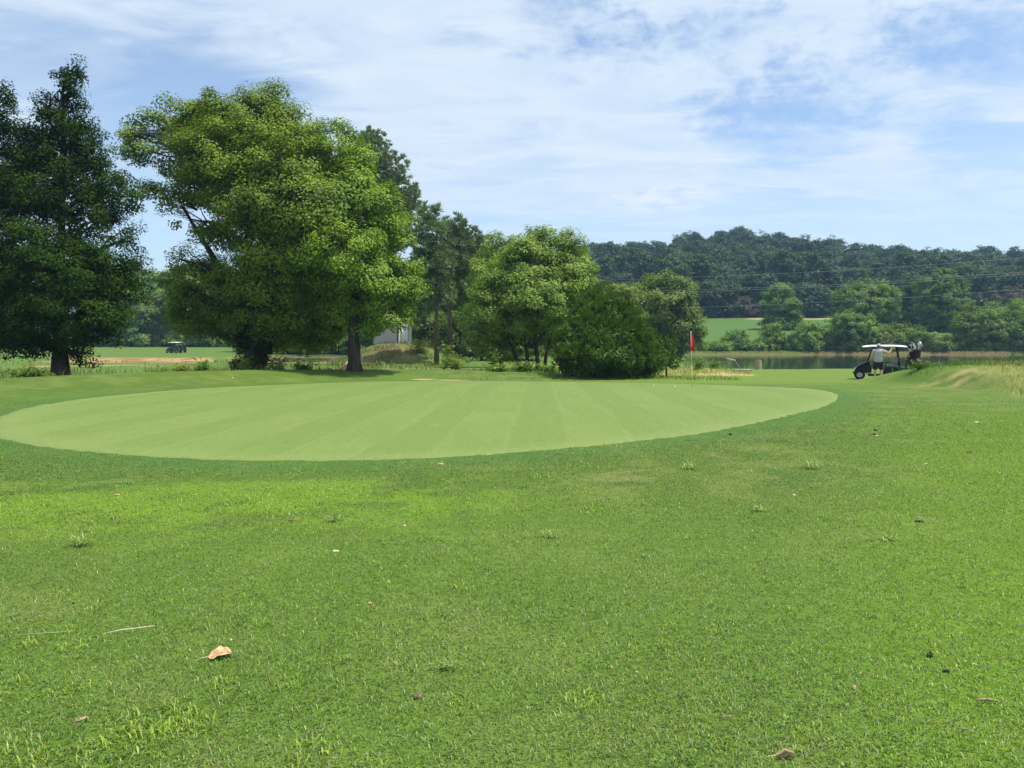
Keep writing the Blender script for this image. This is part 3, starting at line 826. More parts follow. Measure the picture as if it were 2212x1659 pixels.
# ---- pines behind
def pine(px, d, top_py, items, label, seed, stem=0.22):
    base = stand(px, d); base.z -= 0.05
    tr = thing('pine_tree', label, 'tree', base)
    lb = lobes_from_photo(base, d, items)
    needle_crown('crown', lb, L_PINE, tr, G(seed), per_m2=4.2, tuft=0.5, per=18, width=0.10)
    g = G(seed + 1)
    top = place(px, top_py, d).z - base.z
    limbs = []
    for (cx, cy, cz, rx, ry, rz, k) in lb:
        limbs.append(((0, 0, max(1, cz - 0.5)), (cx, cy, cz), 0.07, 0.02, 0.1))
        for _ in range(4):
            u = unit(1, g)[0]
            limbs.append(((cx * .5, cy * .5, cz - .3), (cx + u[0] * rx, cy + u[1] * ry, cz + u[2] * rz), 0.04, 0.012, 0.1))
    for _ in range(9):
        z = g.uniform(2.5, top * 0.55); a = g.uniform(0, 6.28); L = g.uniform(0.8, 2.2)
        limbs.append(((0, 0, z), (math.cos(a) * L, math.sin(a) * L, z - g.uniform(-0.3, 0.5)), 0.035, 0.01, 0.2))
    trunk_mesh([([(0, 0, -0.3), (0.02, 0, top * 0.3), (0.1, 0, top * 0.65), (0, 0, top * 0.97)], stem, 0.04)], limbs, B_PINE, tr, g, 1.2)
pine(848, 83, 320, [(800, 318, 40, 32), (835, 365, 44, 36), (862, 412, 44, 36), (880, 452, 36, 30), (780, 370, 50, 40), (830, 440, 50, 40), (850, 500, 56, 40), (800, 300, 20, 22)], 'tallest pine, its flank showing past the bright shade tree', 20, 0.3)
pine(943, 70, 445, [(928, 462, 26, 20), (930, 500, 36, 28), (915, 535, 34, 28), (945, 560, 40, 30), (930, 605, 46, 32), (905, 580, 28, 24), (955, 640, 30, 18, 0, .6), (910, 660, 40, 20, 0, .7), (890, 690, 26, 14, 0, .5)], 'pine with a bare lower stem beside the shed mound', 22)
pine(972, 76, 470, [(985, 488, 32, 22), (990, 525, 44, 32), (965, 560, 40, 30), (1005, 570, 46, 34), (985, 620, 52, 36), (1015, 625, 40, 34), (1025, 515, 20, 22)], 'rounded pale-topped pine between the bare-stemmed pine and the round tree', 24)
pine(1040, 84, 508, [(1042, 530, 22, 20), (1035, 565, 32, 30), (1050, 600, 34, 34), (1030, 640, 36, 36), (1060, 560, 20, 22)], 'small pine peeping over the shoulder of the round tree', 26, 0.18)

# ---- round many-stemmed tree at the middle
base = stand(1150, 52); base.z -= 0.05
tr = thing('round_tree', 'round pale green tree standing on several leaning stems beside the cedar bush', 'tree', base)
lb = lobes_from_photo(base, 52, [
    (1150, 530, 46, 30), (1195, 518, 38, 26), (1120, 550, 44, 34), (1235, 555, 38, 40), (1200, 560, 60, 44), (1145, 585, 66, 50, -1), (1085, 600, 44, 40), (1225, 610, 52, 52, -1), (1255, 600, 26, 44), (1165, 640, 76, 46, -2),
    (1060, 640, 42, 40), (1100, 670, 60, 44, -1), (1225, 665, 44, 38), (1045, 600, 36, 40, 2), (1030, 700, 32, 40, 1), (1075, 720, 46, 42, 0), (1130, 700, 50, 30, -1, .8), (1195, 700, 46, 26, 0, .7), (1040, 750, 34, 26, 1), (1085, 752, 38, 28, 1), (1130, 735, 40, 22, 2), (1185, 740, 40, 26, 2), (1215, 700, 40, 30, 1)])
leafy('crown', lb, L_WILLOW, tr, G(30), per_m2=1.5, leaf=0.19, aspect=0.5, leaves=150, rc=(0.4, 0.95), squash=0.6, jitter=0.55, inner=0.3)
g = G(31)
stems = [([(0.5, 0, -0.3), (0.35, 0, 0.8), (0.2, 0, 2.2), (0.4, 0, 4.5), (0.6, 0, 7)], 0.2, 0.04), ([(-0.1, 0.2, -0.3), (-0.3, 0.2, 0.8), (-0.5, 0.1, 2.4), (-0.3, 0, 5), (0.1, 0, 7)], 0.16, 0.04),
         ([(-0.5, -0.2, -0.3), (-1.0, -0.2, 0.9), (-1.6, 0, 2.4), (-2.2, 0, 4.2)], 0.18, 0.04), ([(0.75, 0.3, -0.3), (0.9, 0.3, 1.2), (1.5, 0.3, 3.4), (2.2, 0.2, 5.6)], 0.15, 0.04)]
trunk_mesh(stems, limbs_to(lb, 1.8, 6, 0.3, g, keep=0.7), B_DARK, tr, g, 1.2)
base = stand(1085, 64); base.z -= 0.05
tr = thing('broadleaf_tree', 'pale broadleaf treetop just behind the round tree', 'tree', base)
lb = lobes_from_photo(base, 64, [(1085, 522, 26, 20), (1070, 545, 34, 28), (1095, 560, 34, 36), (1050, 570, 26, 26), (1075, 600, 44, 44), (1080, 660, 50, 50)])
leafy('crown', lb, L_WILLOW, tr, G(32), per_m2=1.4, leaf=0.2, aspect=0.5, leaves=130, rc=(0.45, 0.9), jitter=0.55)
trunk_mesh([([(0, 0, -0.3), (0, 0, 3), (-0.2, 0, 7)], 0.2, 0.05)], limbs_to(lb, 2, 6, 0.3, G(33)), B_GREY, tr, G(33))

# ---- cedar bush and its small neighbour
base = stand(1310, 43.2); base.z -= 0.04
tr = thing('cedar_bush', 'broad cone-shaped cedar bush reaching to the ground near the green', 'bush', base)
lb = lobes_from_photo(base, 43.2, [(1302, 640, 26, 22, 0, .9), (1290, 658, 40, 26), (1330, 665, 34, 24), (1300, 690, 66, 36, -.5), (1265, 705, 40, 30), (1360, 700, 36, 32), (1310, 725, 88, 42, -1), (1245, 745, 46, 40), (1380, 745, 42, 40), (1310, 765, 104, 36, -1.2), (1238, 775, 44, 26, -.5), (1388, 778, 46, 26, -.5), (1265, 785, 50, 20, -.5), (1350, 786, 60, 18, -.6), (1215, 725, 18, 18, 0, .7)])
spray_crown('foliage', lb, L_BUSH, tr, G(35), per_m2=9, leaf=0.24, aspect=0.24, per=20, up=0.42, inner=0.15, spread=0.55)
lb2 = [(a, b_, c, r1 * .86, r2 * .86, r3 * .86, k) for (a, b_, c, r1, r2, r3, k) in lb] + [(0, 0, .55, 2.5, 2.0, .6, 1), (0, 0, 1.7, 1.8, 1.5, 1.0, 1), (0, 0, 2.9, .9, .8, .8, 1)]
leafy('inner_foliage', lb2, L_BUSH, tr, G(39), per_m2=2.2, leaf=0.16, aspect=0.5, leaves=90, rc=(0.3, 0.6), squash=0.8, jitter=0.6)
trunk_mesh([([(0, 0, -0.3), (0, 0, 1.4), (-0.2, 0, 3.6)], 0.16, 0.03)], limbs_to(lb, 0.4, 3, 0.2, G(36), keep=0.8), B_DARK, tr, G(36))
base = stand(1440, 44); base.z -= 0.04
tr = thing('shrub', 'small dark shrub tucked against the pond side of the cedar bush', 'shrub', base)
lb = lobes_from_photo(base, 44, [(1438, 748, 22, 20), (1428, 772, 32, 20), (1450, 778, 16, 16), (1410, 790, 24, 14)])
spray_crown('foliage', lb, L_BUSH, tr, G(37), per_m2=9, leaf=0.22, aspect=0.32, per=11, up=0.6, inner=0.25)
trunk_mesh([([(0, 0, -0.2), (0, 0, 0.7), (0.1, 0, 1.3)], 0.05, 0.02)], [], B_DARK, tr, G(38))

# ---- trees on the near-left shore of the pond
def broad(name, px, d, items, mat, label, seed, cat='tree', leaf=0.24, per_m2=0.9, rc=(0.6, 1.3), leaves=110, group=None, r=0.25, bark=None, foot=None):
    base = stand(px, d)
    if foot is not None: base.z = place(px, foot, d).z
    base.z -= 0.08
    tr = thing(name, label, cat, base, 0, group)
    lb = lobes_from_photo(base, d, items)
    leafy('foliage' if cat in ('shrub', 'bush') else 'crown', lb, mat, tr, G(seed), per_m2=per_m2, leaf=leaf, leaves=leaves, rc=rc, aspect=0.62, squash=0.7, jitter=0.55)
    top = max(l[2] for l in lb)
    trunk_mesh([([(0, 0, -0.4), (0.02, 0, top * 0.35), (0, 0, top * 0.85)], r, r * 0.25)], limbs_to(lb, top * 0.15, top * 0.8, r * 1.4, G(seed + 1), keep=0.6), bark or B_DARK, tr, G(seed + 1))
    return tr
broad('broadleaf_tree', 1440, 100, [(1432, 608, 34, 18), (1400, 632, 36, 24), (1462, 632, 36, 24), (1430, 655, 60, 36, -1), (1410, 690, 44, 34), (1480, 672, 34, 26), (1470, 700, 44, 34, -1), (1500, 718, 22, 22), (1440, 735, 60, 34, 0)], L_MID, 'light green tree at the pond end, power lines across its crown', 40, leaf=0.30)
broad('broadleaf_tree', 1345, 88, [(1325, 632, 26, 16), (1350, 640, 24, 20), (1340, 670, 40, 30), (1360, 710, 36, 40)], L_WILLOW, 'pale treetop showing just above the cedar bush', 42, leaf=0.28)

broad('understory_shrub', 918, 86, [(900, 715, 24, 26), (925, 705, 28, 34), (945, 725, 24, 28), (915, 745, 40, 20)], L_WOOD, 'dark shrub in the shade just past the shed', 44, cat='shrub', leaf=0.26, r=.06)
broad('understory_shrub', 985, 88, [(965, 720, 24, 28), (990, 705, 28, 34), (1012, 722, 24, 30), (988, 748, 44, 18)], L_WOOD, 'dark shrub in the shade behind the rounded pine', 46, cat='shrub', leaf=0.26, r=.06)
broad('understory_shrub', 1100, 84, [(1075, 735, 28, 22), (1105, 722, 30, 30), (1140, 735, 30, 24), (1110, 752, 56, 14)], L_MID, 'sunlit shrub glimpsed behind the leaning stems', 48, cat='shrub', leaf=0.26, r=.06)

broad('broadleaf_tree', 905, 94, [(890, 600, 30, 30), (912, 640, 38, 36), (885, 670, 34, 30), (915, 700, 40, 30), (895, 735, 40, 18)], L_WOOD, 'mid-green broadleaf tree filling the gap just past the shed', 60, leaf=0.28)
broad('broadleaf_tree', 1020, 96, [(1010, 600, 34, 30), (1040, 640, 36, 36), (1005, 660, 34, 34), (1030, 700, 42, 30), (1010, 738, 44, 18)], L_WOOD, 'mid-green broadleaf tree behind the rounded pine and round tree', 62, leaf=0.28)
# ------------------------------------------------------------------ the far bank of the pond
shr = [(1512, 752, 24, 12), (1535, 750, 20, 14), (1562, 745, 22, 17), (1594, 739, 26, 24), (1637, 748, 26, 15), (1670, 732, 28, 30), (1708, 740, 26, 22), (1745, 730, 32, 30), (1785, 726, 34, 34),
       (1828, 712, 36, 42), (1862, 720, 40, 34), (1912, 735, 26, 24), (1945, 728, 26, 30), (1975, 732, 26, 26), (2018, 738, 32, 20), (2060, 740, 28, 18), (2098, 705, 34, 48), (2136, 712, 36, 44), (2172, 725, 32, 36), (2206, 705, 36, 52), (2246, 715, 40, 46)]
sl = ['low shrub at the near end of the far bank hedge, under the light green tree', 'small rounded shrub on the far bank, straight above the red flag edge', 'rounded shrub on the far bank below the open meadow', 'tall arching vine-covered shrub on the far bank below the meadow',
      'low shrub between the vine-covered shrub and the lone dark tree', 'bushy shrub on the far bank at the foot of the lone dark tree', 'dark shrub just past the lone dark tree on the far bank', 'dense shrub on the far bank before the broad spreading tree',
      'tall shrub on the far bank below the bright meadow corner', 'tallest leafy shrub on the far bank beneath the broad spreading tree', 'shrub on the far bank straight above the front of the golf cart roof', 'small yellowish shrub on the far bank behind the man in the cap',
      'shrub on the far bank above the raised hand of the man', 'shrub on the far bank above the golf bag clubs', 'dull green shrub on the far bank past the golf bag', 'low shrub on the far bank below the gap with sunny grass',
      'tall bright shrub on the far bank next to the sunny gap', 'broad bright shrub on the far bank among the tall light green saplings', 'low shrub in front of the light green saplings', 'tall light shrub closing the far bank hedge', 'last shrub of the far bank hedge, cut by the picture edge']
for i, (px, py, rx, rz) in enumerate(shr):
    g = G(200 + i)
    d = 153.2 + g.uniform(0, 2.5)
    foot = 761
    it = [(px, py, rx, rz)] + [(px + g.uniform(-.7, .7) * rx, py + g.uniform(-.2, .6) * rz, rx * g.uniform(.4, .7), rz * g.uniform(.35, .6), g.uniform(-1.5, 1.5)) for _ in range(5)] + [(px, foot - 10, rx * .9, 11)]
    mat = (L_YEL if i == 11 else (L_MID, L_MID, L_WOOD)[int(g.integers(0, 3))])
    broad('bank_shrub', px, d, it, mat, sl[i], 300 + 2 * i, cat='shrub', leaf=0.36, per_m2=0.75, leaves=60, rc=(0.5, 1.1), group='shrubs along the far bank of the pond', r=0.10)

broad('broadleaf_tree', 1686, 190, [(1686, 632, 24, 20), (1680, 655, 34, 26), (1705, 665, 26, 26), (1690, 690, 38, 26), (1668, 690, 24, 22), (1712, 695, 18, 18)], L_WOOD, 'lone dark round tree standing on the bright meadow across the pond', 500, leaf=0.45, per_m2=0.6, leaves=60, r=0.4)
broad('broadleaf_tree', 1872, 180, [(1878, 622, 32, 18), (1845, 645, 40, 28), (1905, 645, 36, 28), (1872, 660, 60, 36), (1825, 672, 26, 24), (1860, 695, 50, 28), (1920, 680, 24, 26), (1900, 705, 30, 20)], L_MID, 'broad spreading bright tree behind the golf cart across the pond', 502, leaf=0.45, per_m2=0.6, leaves=60, r=0.5)
broad('broadleaf_tree', 1962, 200, [(1960, 640, 24, 26), (1955, 675, 28, 30), (1975, 695, 20, 22), (1950, 705, 20, 18)], L_HILL, 'narrow dull tree squeezed between the two broad trees across the pond', 504, leaf=0.45, per_m2=0.6, leaves=60, r=0.35)
broad('broadleaf_tree', 2035, 185, [(2035, 605, 36, 22), (2010, 630, 34, 30), (2060, 628, 30, 28), (2035, 660, 52, 34), (2068, 655, 24, 26), (2010, 690, 26, 26), (2045, 695, 34, 22)], L_WOOD, 'dark tall tree with a visible trunk beside the sunny gap across the pond', 506, leaf=0.45, per_m2=0.6, leaves=60, r=0.5)
broad('broadleaf_tree', 2140, 172, [(2145, 672, 20, 18), (2130, 690, 28, 24), (2160, 690, 26, 26), (2110, 710, 26, 24), (2150, 720, 40, 28)], L_MID, 'light green sapling clump at the far bank, its top two-pointed', 508, leaf=0.42, per_m2=0.6, leaves=60, r=0.2)
broad('broadleaf_tree', 2200, 176, [(2200, 668, 24, 20), (2190, 690, 32, 28), (2225, 690, 34, 30), (2205, 720, 44, 28)], L_MID, 'light green tree behind the end of the far bank hedge', 510, leaf=0.42, per_m2=0.6, leaves=60, r=0.25)
broad('broadleaf_tree', 2190, 215, [(2195, 645, 40, 26), (2170, 665, 30, 20), (2230, 655, 40, 34)], L_RUST, 'brownish tree behind the light green saplings', 512, leaf=0.5, per_m2=0.6, leaves=60, r=0.3)
broad('broadleaf_tree', 1622, 238, [(1600, 655, 22, 16), (1640, 658, 26, 16), (1620, 670, 40, 18), (1590, 676, 20, 12), (1655, 676, 18, 12)], L_RUST, 'dull purple low tree at the foot of the hill wood above the meadow', 514, leaf=0.5, per_m2=0.6, leaves=60, r=0.2)

# ------------------------------------------------------------------ wood on the hill: one mass nobody could count
def wood_mass(name, label, spots, mat, g, leaf=0.85, dens=0.55):
    lob = []
    for (x, y, z, h, r) in spots:
        k = int(g.integers(4, 7))
        lob.append((x, y, z + h * 0.62, r, r, h * 0.36, 1.0))
        if y < 268:
            for _ in range(4):
                a = g.uniform(0, 6.28); q = g.uniform(.4, 1.0)
                lob.append((x + math.cos(a) * r * q, y + math.sin(a) * r * q, z + h * g.uniform(.06, .3), r * .5, r * .5, h * .12, 1.0))
        for _ in range(k):
            a = g.uniform(0, 6.28); q = g.uniform(0.4, 0.85)
            lob.append((x + math.cos(a) * r * q, y + math.sin(a) * r * q, z + h * g.uniform(0.5, 0.86), r * g.uniform(.35, .6), r * g.uniform(.35, .6), h * g.uniform(.10, .18), 1.0))
    P, N = crown_points(lob, dens, g, rc=(0.9, 1.9), leaves=22, squash=0.6, inner=0.12)
    N = N + unit(len(P), g) * 0.7; N /= np.linalg.norm(N, axis=1, keepdims=True)
    V, F = leaf_quads(P, N, leaf, leaf * 0.7, g)
    return tag(mesh_np(name, V, F, mat), label, None, None, 'stuff')
g = G(600)
sp = []
tries = 0
while len(sp) < 470 and tries < 60000:
    tries += 1
    y = 238 + 172 * g.random() ** 0.9
    px = g.uniform(1060, 2420)
    v = place(px, 700, y); x = v.x
    if x < float(np.interp(y, [160, 235, 330, 480], [.16, .13, .0, -.06])) * y - 8: continue
    if any((x - a) ** 2 + (y - b) ** 2 < 42 for a, b, *_ in sp): continue
    sp.append((x, y, gz(x, y), 9 + 11 * g.random() ** 1.3, g.uniform(2.8, 6.4)))
wood_mass('hillside_wood', 'dense hazy mixed wood covering the hill across the pond', sp, L_HILL, g)

# ------------------------------------------------------------------ woodland edge beyond the left fairway: three kinds of tree, copied
def wood_tree(label, seed, h, r, mat, leaf):
    g = G(seed)
    tr = thing('woodland_tree', label, 'tree')
    lb = [(0, 0, h * .55, r * .8, r * .8, h * .34, 1.0)]
    for _ in range(10):
        a = g.uniform(0, 6.28); q = g.uniform(.5, 1.05)
        lb.append((math.cos(a) * r * q, math.sin(a) * r * q, h * g.uniform(.06, .22), r * g.uniform(.32, .5), r * g.uniform(.32, .5), h * g.uniform(.07, .12), 1.0))
    for _ in range(15):
        a = g.uniform(0, 6.28); q = g.uniform(.45, .95); z = g.uniform(.16, .9)
        k = math.sqrt(max(0.15, 1 - ((z - .45) / .55) ** 2))
        lb.append((math.cos(a) * r * q * k, math.sin(a) * r * q * k, h * z, r * g.uniform(.3, .5), r * g.uniform(.3, .5), h * g.uniform(.08, .15), 1.0))
    leafy('crown', lb, mat, tr, g, per_m2=0.55, leaf=leaf, leaves=60, rc=(0.7, 1.5), aspect=0.6, squash=0.5, jitter=0.55)
    trunk_mesh([([(0, 0, -0.4), (0.1, 0, h * .4), (0, 0, h * .85)], 0.28, 0.06)], limbs_to(lb, h * .2, h * .8, .4, g, keep=.5), B_DARK, tr, g)
    return tr
protos = [wood_tree('woodland tree', 700, 19, 6.0, L_WOOD, 0.5), wood_tree('woodland tree', 702, 16, 5.2, L_MID, 0.48), wood_tree('woodland tree', 704, 13, 5.0, L_WOOD, 0.46)]
row = [  # photo column, distance, kind, scale, label
    (-60, 150, 1, .9, 'leafy woodland tree half hidden behind the dark cedar crown'), (40, 165, 0, .8, 'tall woodland tree seen through the dark cedar'), (225, 190, 2, 1.0, 'low spreading woodland tree just past the cedar trunk'),
    (275, 205, 1, 1.25, 'woodland tree above the round bush at the field edge'), (322, 206, 1, 1.2, 'woodland tree in the sky gap between cedar and shade tree'), (360, 196, 1, 1.15, 'dark woodland tree right behind the two far golf carts'),
    (402, 204, 0, 1.15, 'tall woodland tree rising behind the far golf carts'), (440, 194, 1, 1.25, 'woodland tree past the far golf carts, its skirt near the grass'), (486, 200, 1, 1.3, 'woodland tree beside the ivy-clad trunk, across the field'),
    (530, 190, 2, 1.0, 'woodland tree hidden behind the ivy-clad trunk'), (585, 140, 2, .9, 'shaded woodland tree between the ivy-clad trunk and the white pennant'), (622, 118, 2, .85, 'shaded woodland tree behind the white pennant'),
    (668, 126, 1, .8, 'shaded woodland tree behind the bird box post'), (705, 116, 2, .8, 'shaded woodland tree behind the fallen log'), (745, 128, 1, .8, 'shaded woodland tree behind the bare straight trunk'), (790, 118, 2, .85, 'woodland tree looking over the shed roof'),
    (830, 108, 2, .75, 'dark woodland tree close behind the shed'), (900, 104, 2, .75, 'dark woodland tree between the shed and the bare-stemmed pine'), (950, 112, 1, .75, 'dark woodland tree behind the bare-stemmed pine'), (995, 100, 2, .72, 'dark woodland tree behind the rounded pine'),
    (868, 122, 0, .72, 'tall dark woodland tree above the shed roof line'), (918, 128, 0, .75, 'tall woodland tree filling the gap before the bare-stemmed pine'), (960, 130, 0, .74, 'tall woodland tree between the two slim pines'), (1010, 134, 0, .74, 'tall woodland tree behind the rounded pine'), (1055, 128, 1, .78, 'woodland tree behind the small pine'), (1125, 125, 2, .75, 'low woodland tree behind the round tree, mostly hidden'),
    (1040, 108, 2, .72, 'dark woodland tree behind the lower crown of the round tree'), (640, 170, 0, .8, 'tall woodland tree deep behind the joined shade trees'), (740, 165, 0, .8, 'tall woodland tree deep behind the bright shade tree'), (1090, 118, 2, .7, 'low woodland tree seen between the leaning stems')]
used = set()
for i, (px, d, k, s, lab) in enumerate(row):
    o = protos[k] if k not in used else copy_tree(protos[k])
    used.add(k)
    o.location = stand(px, d); o.rotation_euler.z = (i * 1.9) % 6.28; o.scale = (s, s, s)
    o['label'] = lab; o['group'] = 'trees of the woodland edge'
broad('round_bush', 232, 178, [(225, 725, 16, 14), (242, 735, 20, 12), (222, 738, 14, 10)], L_MID, 'round green bush at the field edge past the cedar trunk', 520, cat='bush', leaf=0.32, r=0.08)

for px, d, it, lab, sd_ in (
        (283, 178, [(283, 640, 26, 22), (268, 670, 26, 26), (300, 672, 28, 28), (282, 705, 40, 28), (285, 735, 44, 12)], 'sunlit green tree across the field, next to the dark cedar crown', 530),
        (345, 182, [(345, 655, 22, 20), (330, 680, 24, 24), (362, 684, 24, 24), (346, 712, 36, 24), (346, 737, 40, 10)], 'sunlit tree across the field directly behind the far golf cart roofs', 532),
        (410, 180, [(408, 600, 28, 26), (392, 632, 30, 28), (428, 636, 32, 30), (405, 672, 44, 32), (430, 700, 34, 24), (395, 710, 34, 22), (410, 735, 48, 12)], 'tallest sunlit yellow-green tree across the field, past the far golf carts', 534),
        (478, 178, [(476, 620, 28, 26), (460, 652, 30, 28), (496, 656, 30, 30), (478, 695, 42, 30), (478, 735, 44, 12)], 'sunlit green tree across the field, close to the ivy-clad trunk', 536)):
    broad('field_edge_tree', px, d, it, L_MID if sd_ != 534 else L_BROAD, lab, sd_, leaf=0.42, per_m2=0.6, leaves=60, group='sunlit trees along the field edge', r=0.22)
# ------------------------------------------------------------------ grass blades standing in the rough turf
blade_m = bpy.data.materials.new('grass_blades'); blade_m.use_nodes = True
t = NT(blade_m.node_tree)
a = t.n('ShaderNodeAttribute', attribute_name='tint')
d = t.n('ShaderNodeBsdfDiffuse'); t.l(a.outputs['Color'], d.inputs[0])
tr_ = t.n('ShaderNodeBsdfTranslucent'); t.l(t.mix(1.0, a.outputs['Color'], (1.2, 1.2, 0.6, 1), 'MULTIPLY'), tr_.inputs[0])
mx = t.n('ShaderNodeMixShader'); mx.inputs[0].default_value = 0.35; t.l(d.outputs[0], mx.inputs[1]); t.l(tr_.outputs[0], mx.inputs[2])
gl = t.n('ShaderNodeBsdfGlossy'); gl.inputs['Roughness'].default_value = 0.45; gl.inputs['Color'].default_value = (1, 1, 1, 1)
m2 = t.n('ShaderNodeMixShader'); m2.inputs[0].default_value = 0.025; t.l(mx.outputs[0], m2.inputs[1]); t.l(gl.outputs[0], m2.inputs[2])
o = t.n('ShaderNodeOutputMaterial'); t.l(m2.outputs[0], o.inputs['Surface'])

def blades(x, y, z, L, W, lean, g, col):
    """one bent blade per root; lean = angle from upright"""
    n = len(x)
    az = g.uniform(0, 2 * math.pi, n)
    h = np.stack([np.cos(az), np.sin(az), 0 * az], -1); s = np.stack([-np.sin(az), np.cos(az), 0 * az], -1)
    up = np.array([0, 0, 1.0])
    root = np.stack([x, y, z], -1)
    d1 = h * np.sin(lean * 0.6)[:, None] + up * np.cos(lean * 0.6)[:, None]
    d2 = h * np.sin(np.minimum(lean * 1.5, 2.0))[:, None] + up * np.cos(np.minimum(lean * 1.5, 2.0))[:, None]
    mid = root + d1 * (L * 0.5)[:, None]; tip = mid + d2 * (L * 0.5)[:, None]
    w = (W / 2)[:, None]
    V = np.stack([root - s * w * 0.7, root + s * w * 0.7, mid + s * w, tip, mid - s * w], 1).reshape(-1, 3)
    i = np.arange(n) * 5
    Q = np.stack([i, i + 1, i + 2, i + 4], -1); T = np.stack([i + 4, i + 2, i + 3], -1)
    F = np.concatenate([np.stack([Q[:, 0], Q[:, 1], Q[:, 2]], -1), np.stack([Q[:, 0], Q[:, 2], Q[:, 3]], -1), T])
    return V, F, np.repeat(col, 5, axis=0)
class Blades:
    def __init__(self): self.V, self.F, self.C, self.n = [], [], [], 0
    def add(self, V, F, C):
        self.V.append(V); self.F.append(F + self.n); self.C.append(C); self.n += len(V)
    def build(self, name, mat=None, parent=None):
        return mesh_np(name, np.concatenate(self.V), np.concatenate(self.F), mat or blade_m, parent, colors=np.concatenate(self.C))
g = G(900)
B = Blades()
N = 620000
# distance chosen so that the blades look evenly thick underfoot and thin out with distance
u = g.random(N)
e1 = 0.15
y = (2.3 ** e1 + u * (33 ** e1 - 2.3 ** e1)) ** (1 / e1)
x = (g.random(N) * 2 - 1) * (0.68 * y + 1.3)
ok = (green_dist(x, y) > 0.06) & (g.random(N) < 1 - sstep(np.hypot(x, y), 14, 31))
x, y = x[ok], y[ok]
z = ground(x, y) - 0.002
dd = np.hypot(x, y)
tc = turf_color(x, y)
r1 = g.random(len(x))[:, None]
far_ = np.clip(1.2 - dd / 17, 0.10, 1.0)[:, None]
col = tc * (1.06 + far_ * (1.7 * r1 ** 1.5 - 0.41))
straw = g.random(len(x)) < far_[:, 0] * (0.07 + 0.16 * sstep(fbm(x * 2.2, y * 2.2, 401, 3), 0.5, 0.75))
col[straw] = np.array([0.30, 0.27, 0.13]) * g.uniform(0.55, 1.25, (straw.sum(), 1))
pale = g.random(len(x)) < 0.13 * far_[:, 0] ** 1.5
col[pale] = np.array([0.25, 0.34, 0.11]) * g.uniform(0.7, 1.3, (pale.sum(), 1))  # highlights in the turf painted as a paler blade colour
yel = g.random(len(x)) < 0.10
col[yel] = col[yel] * np.array([1.5, 1.25, 0.9])
blu = g.random(len(x)) < 0.22
col[blu] = col[blu] * np.array([0.80, 0.95, 1.15])
W = np.maximum(0.0031, 0.00052 * dd) * g.uniform(0.6, 1.5, len(x))
L = np.maximum(g.uniform(0.014, 0.042, len(x)), 0.0009 * dd * g.uniform(0.5, 1.3, len(x))) * (0.8 + 0.5 * fbm(x * 1.3, y * 1.3, 77, 2))
collar = 1 - sstep(green_dist(x, y), 0.2, 1.4)
L = L * (1 - 0.45 * collar)
lean = np.clip(np.abs(g.normal(1.10, 0.30, len(x))), 0.05, 1.5)
B.add(*blades(x, y, z, L, W, lean, g, np.clip(col, 0.004, 0.8)))
# broader crabgrass: clumps where the photograph has them, and scattered tufts
def tuft(cx, cy, rad, n, L0, W0, c0, lean=(0.55, 1.35)):
    a = g.uniform(0, 6.28, n); q = rad * np.sqrt(g.random(n))
    x = cx + np.cos(a) * q; y = cy + np.sin(a) * q
    ok = green_dist(x, y) > 0.0
    x, y = x[ok], y[ok]; n = len(x)
    if n == 0: return
    B.add(*blades(x, y, ground(x, y), L0 * g.uniform(0.5, 1.25, n), W0 * g.uniform(0.6, 1.3, n), g.uniform(*lean, n), g, np.clip(np.array(c0) * g.uniform(0.6, 1.4, (n, 1)) * g.uniform(0.9, 1.1, (n, 3)), 0.004, 0.8)))
CG = (0.23, 0.34, 0.035)
for px, py, rad, n, L0 in ((350, 1565, .16, 150, .065), (290, 1600, .12, 90, .05), (410, 1575, .10, 60, .055), (240, 1630, .14, 80, .05), (130, 1640, .13, 60, .05), (30, 1640, .12, 60, .05), (550, 1350, .09, 40, .04), (500, 1480, .10, 45, .04),
                           (670, 1640, .12, 70, .055), (1265, 1515, .10, 60, .05), (1440, 1350, .08, 36, .04), (1420, 1400, .08, 36, .04), (620, 1480, .08, 36, .04), (20, 1490, .10, 40, .045), (130, 1500, .08, 30, .04), (1000, 1270, .10, 40, .035),
                           (880, 1445, .07, 30, .04), (1770, 1600, .12, 70, .04), (1550, 1610, .08, 30, .035), (60, 1395, .1, 40, .05), (160, 1400, .1, 36, .045), (210, 1310, .10, 36, .04), (130, 1370, .1, 36, .05), (1290, 1105, .25, 90, .05), (1180, 1030, .2, 50, .05),
                           (700, 1075, .4, 120, .05), (560, 1085, .4, 120, .05), (620, 1110, .4, 100, .05), (450, 1085, .4, 90, .05), (240, 1110, .4, 110, .05), (120, 1140, .4, 110, .05), (60, 1090, .4, 90, .05), (920, 1005, .35, 60, .05), (640, 1020, .3, 50, .05), (1330, 960, .5, 110, .06), (1230, 975, .4, 70, .05)):
    p_ = spot_on(px, py)
    tuft(p_.x, p_.y, rad, n, L0, 0.0045 + 0.00035 * p_.y, CG)
for _ in range(420):
    yy = (2.6 ** .5 + g.random() * (15 ** .5 - 2.6 ** .5)) ** 2
    xx = (g.random() * 2 - 1) * (0.68 * yy + 0.8)
    tuft(xx, yy, g.uniform(.02, .09), int(g.integers(5, 22)), g.uniform(.022, .045), 0.0034 + 0.00035 * yy, CG if g.random() < .6 else (0.075, 0.18, 0.03))
tag(B.build('grass'), 'short rough grass with broader crabgrass tufts', None, None, 'stuff')

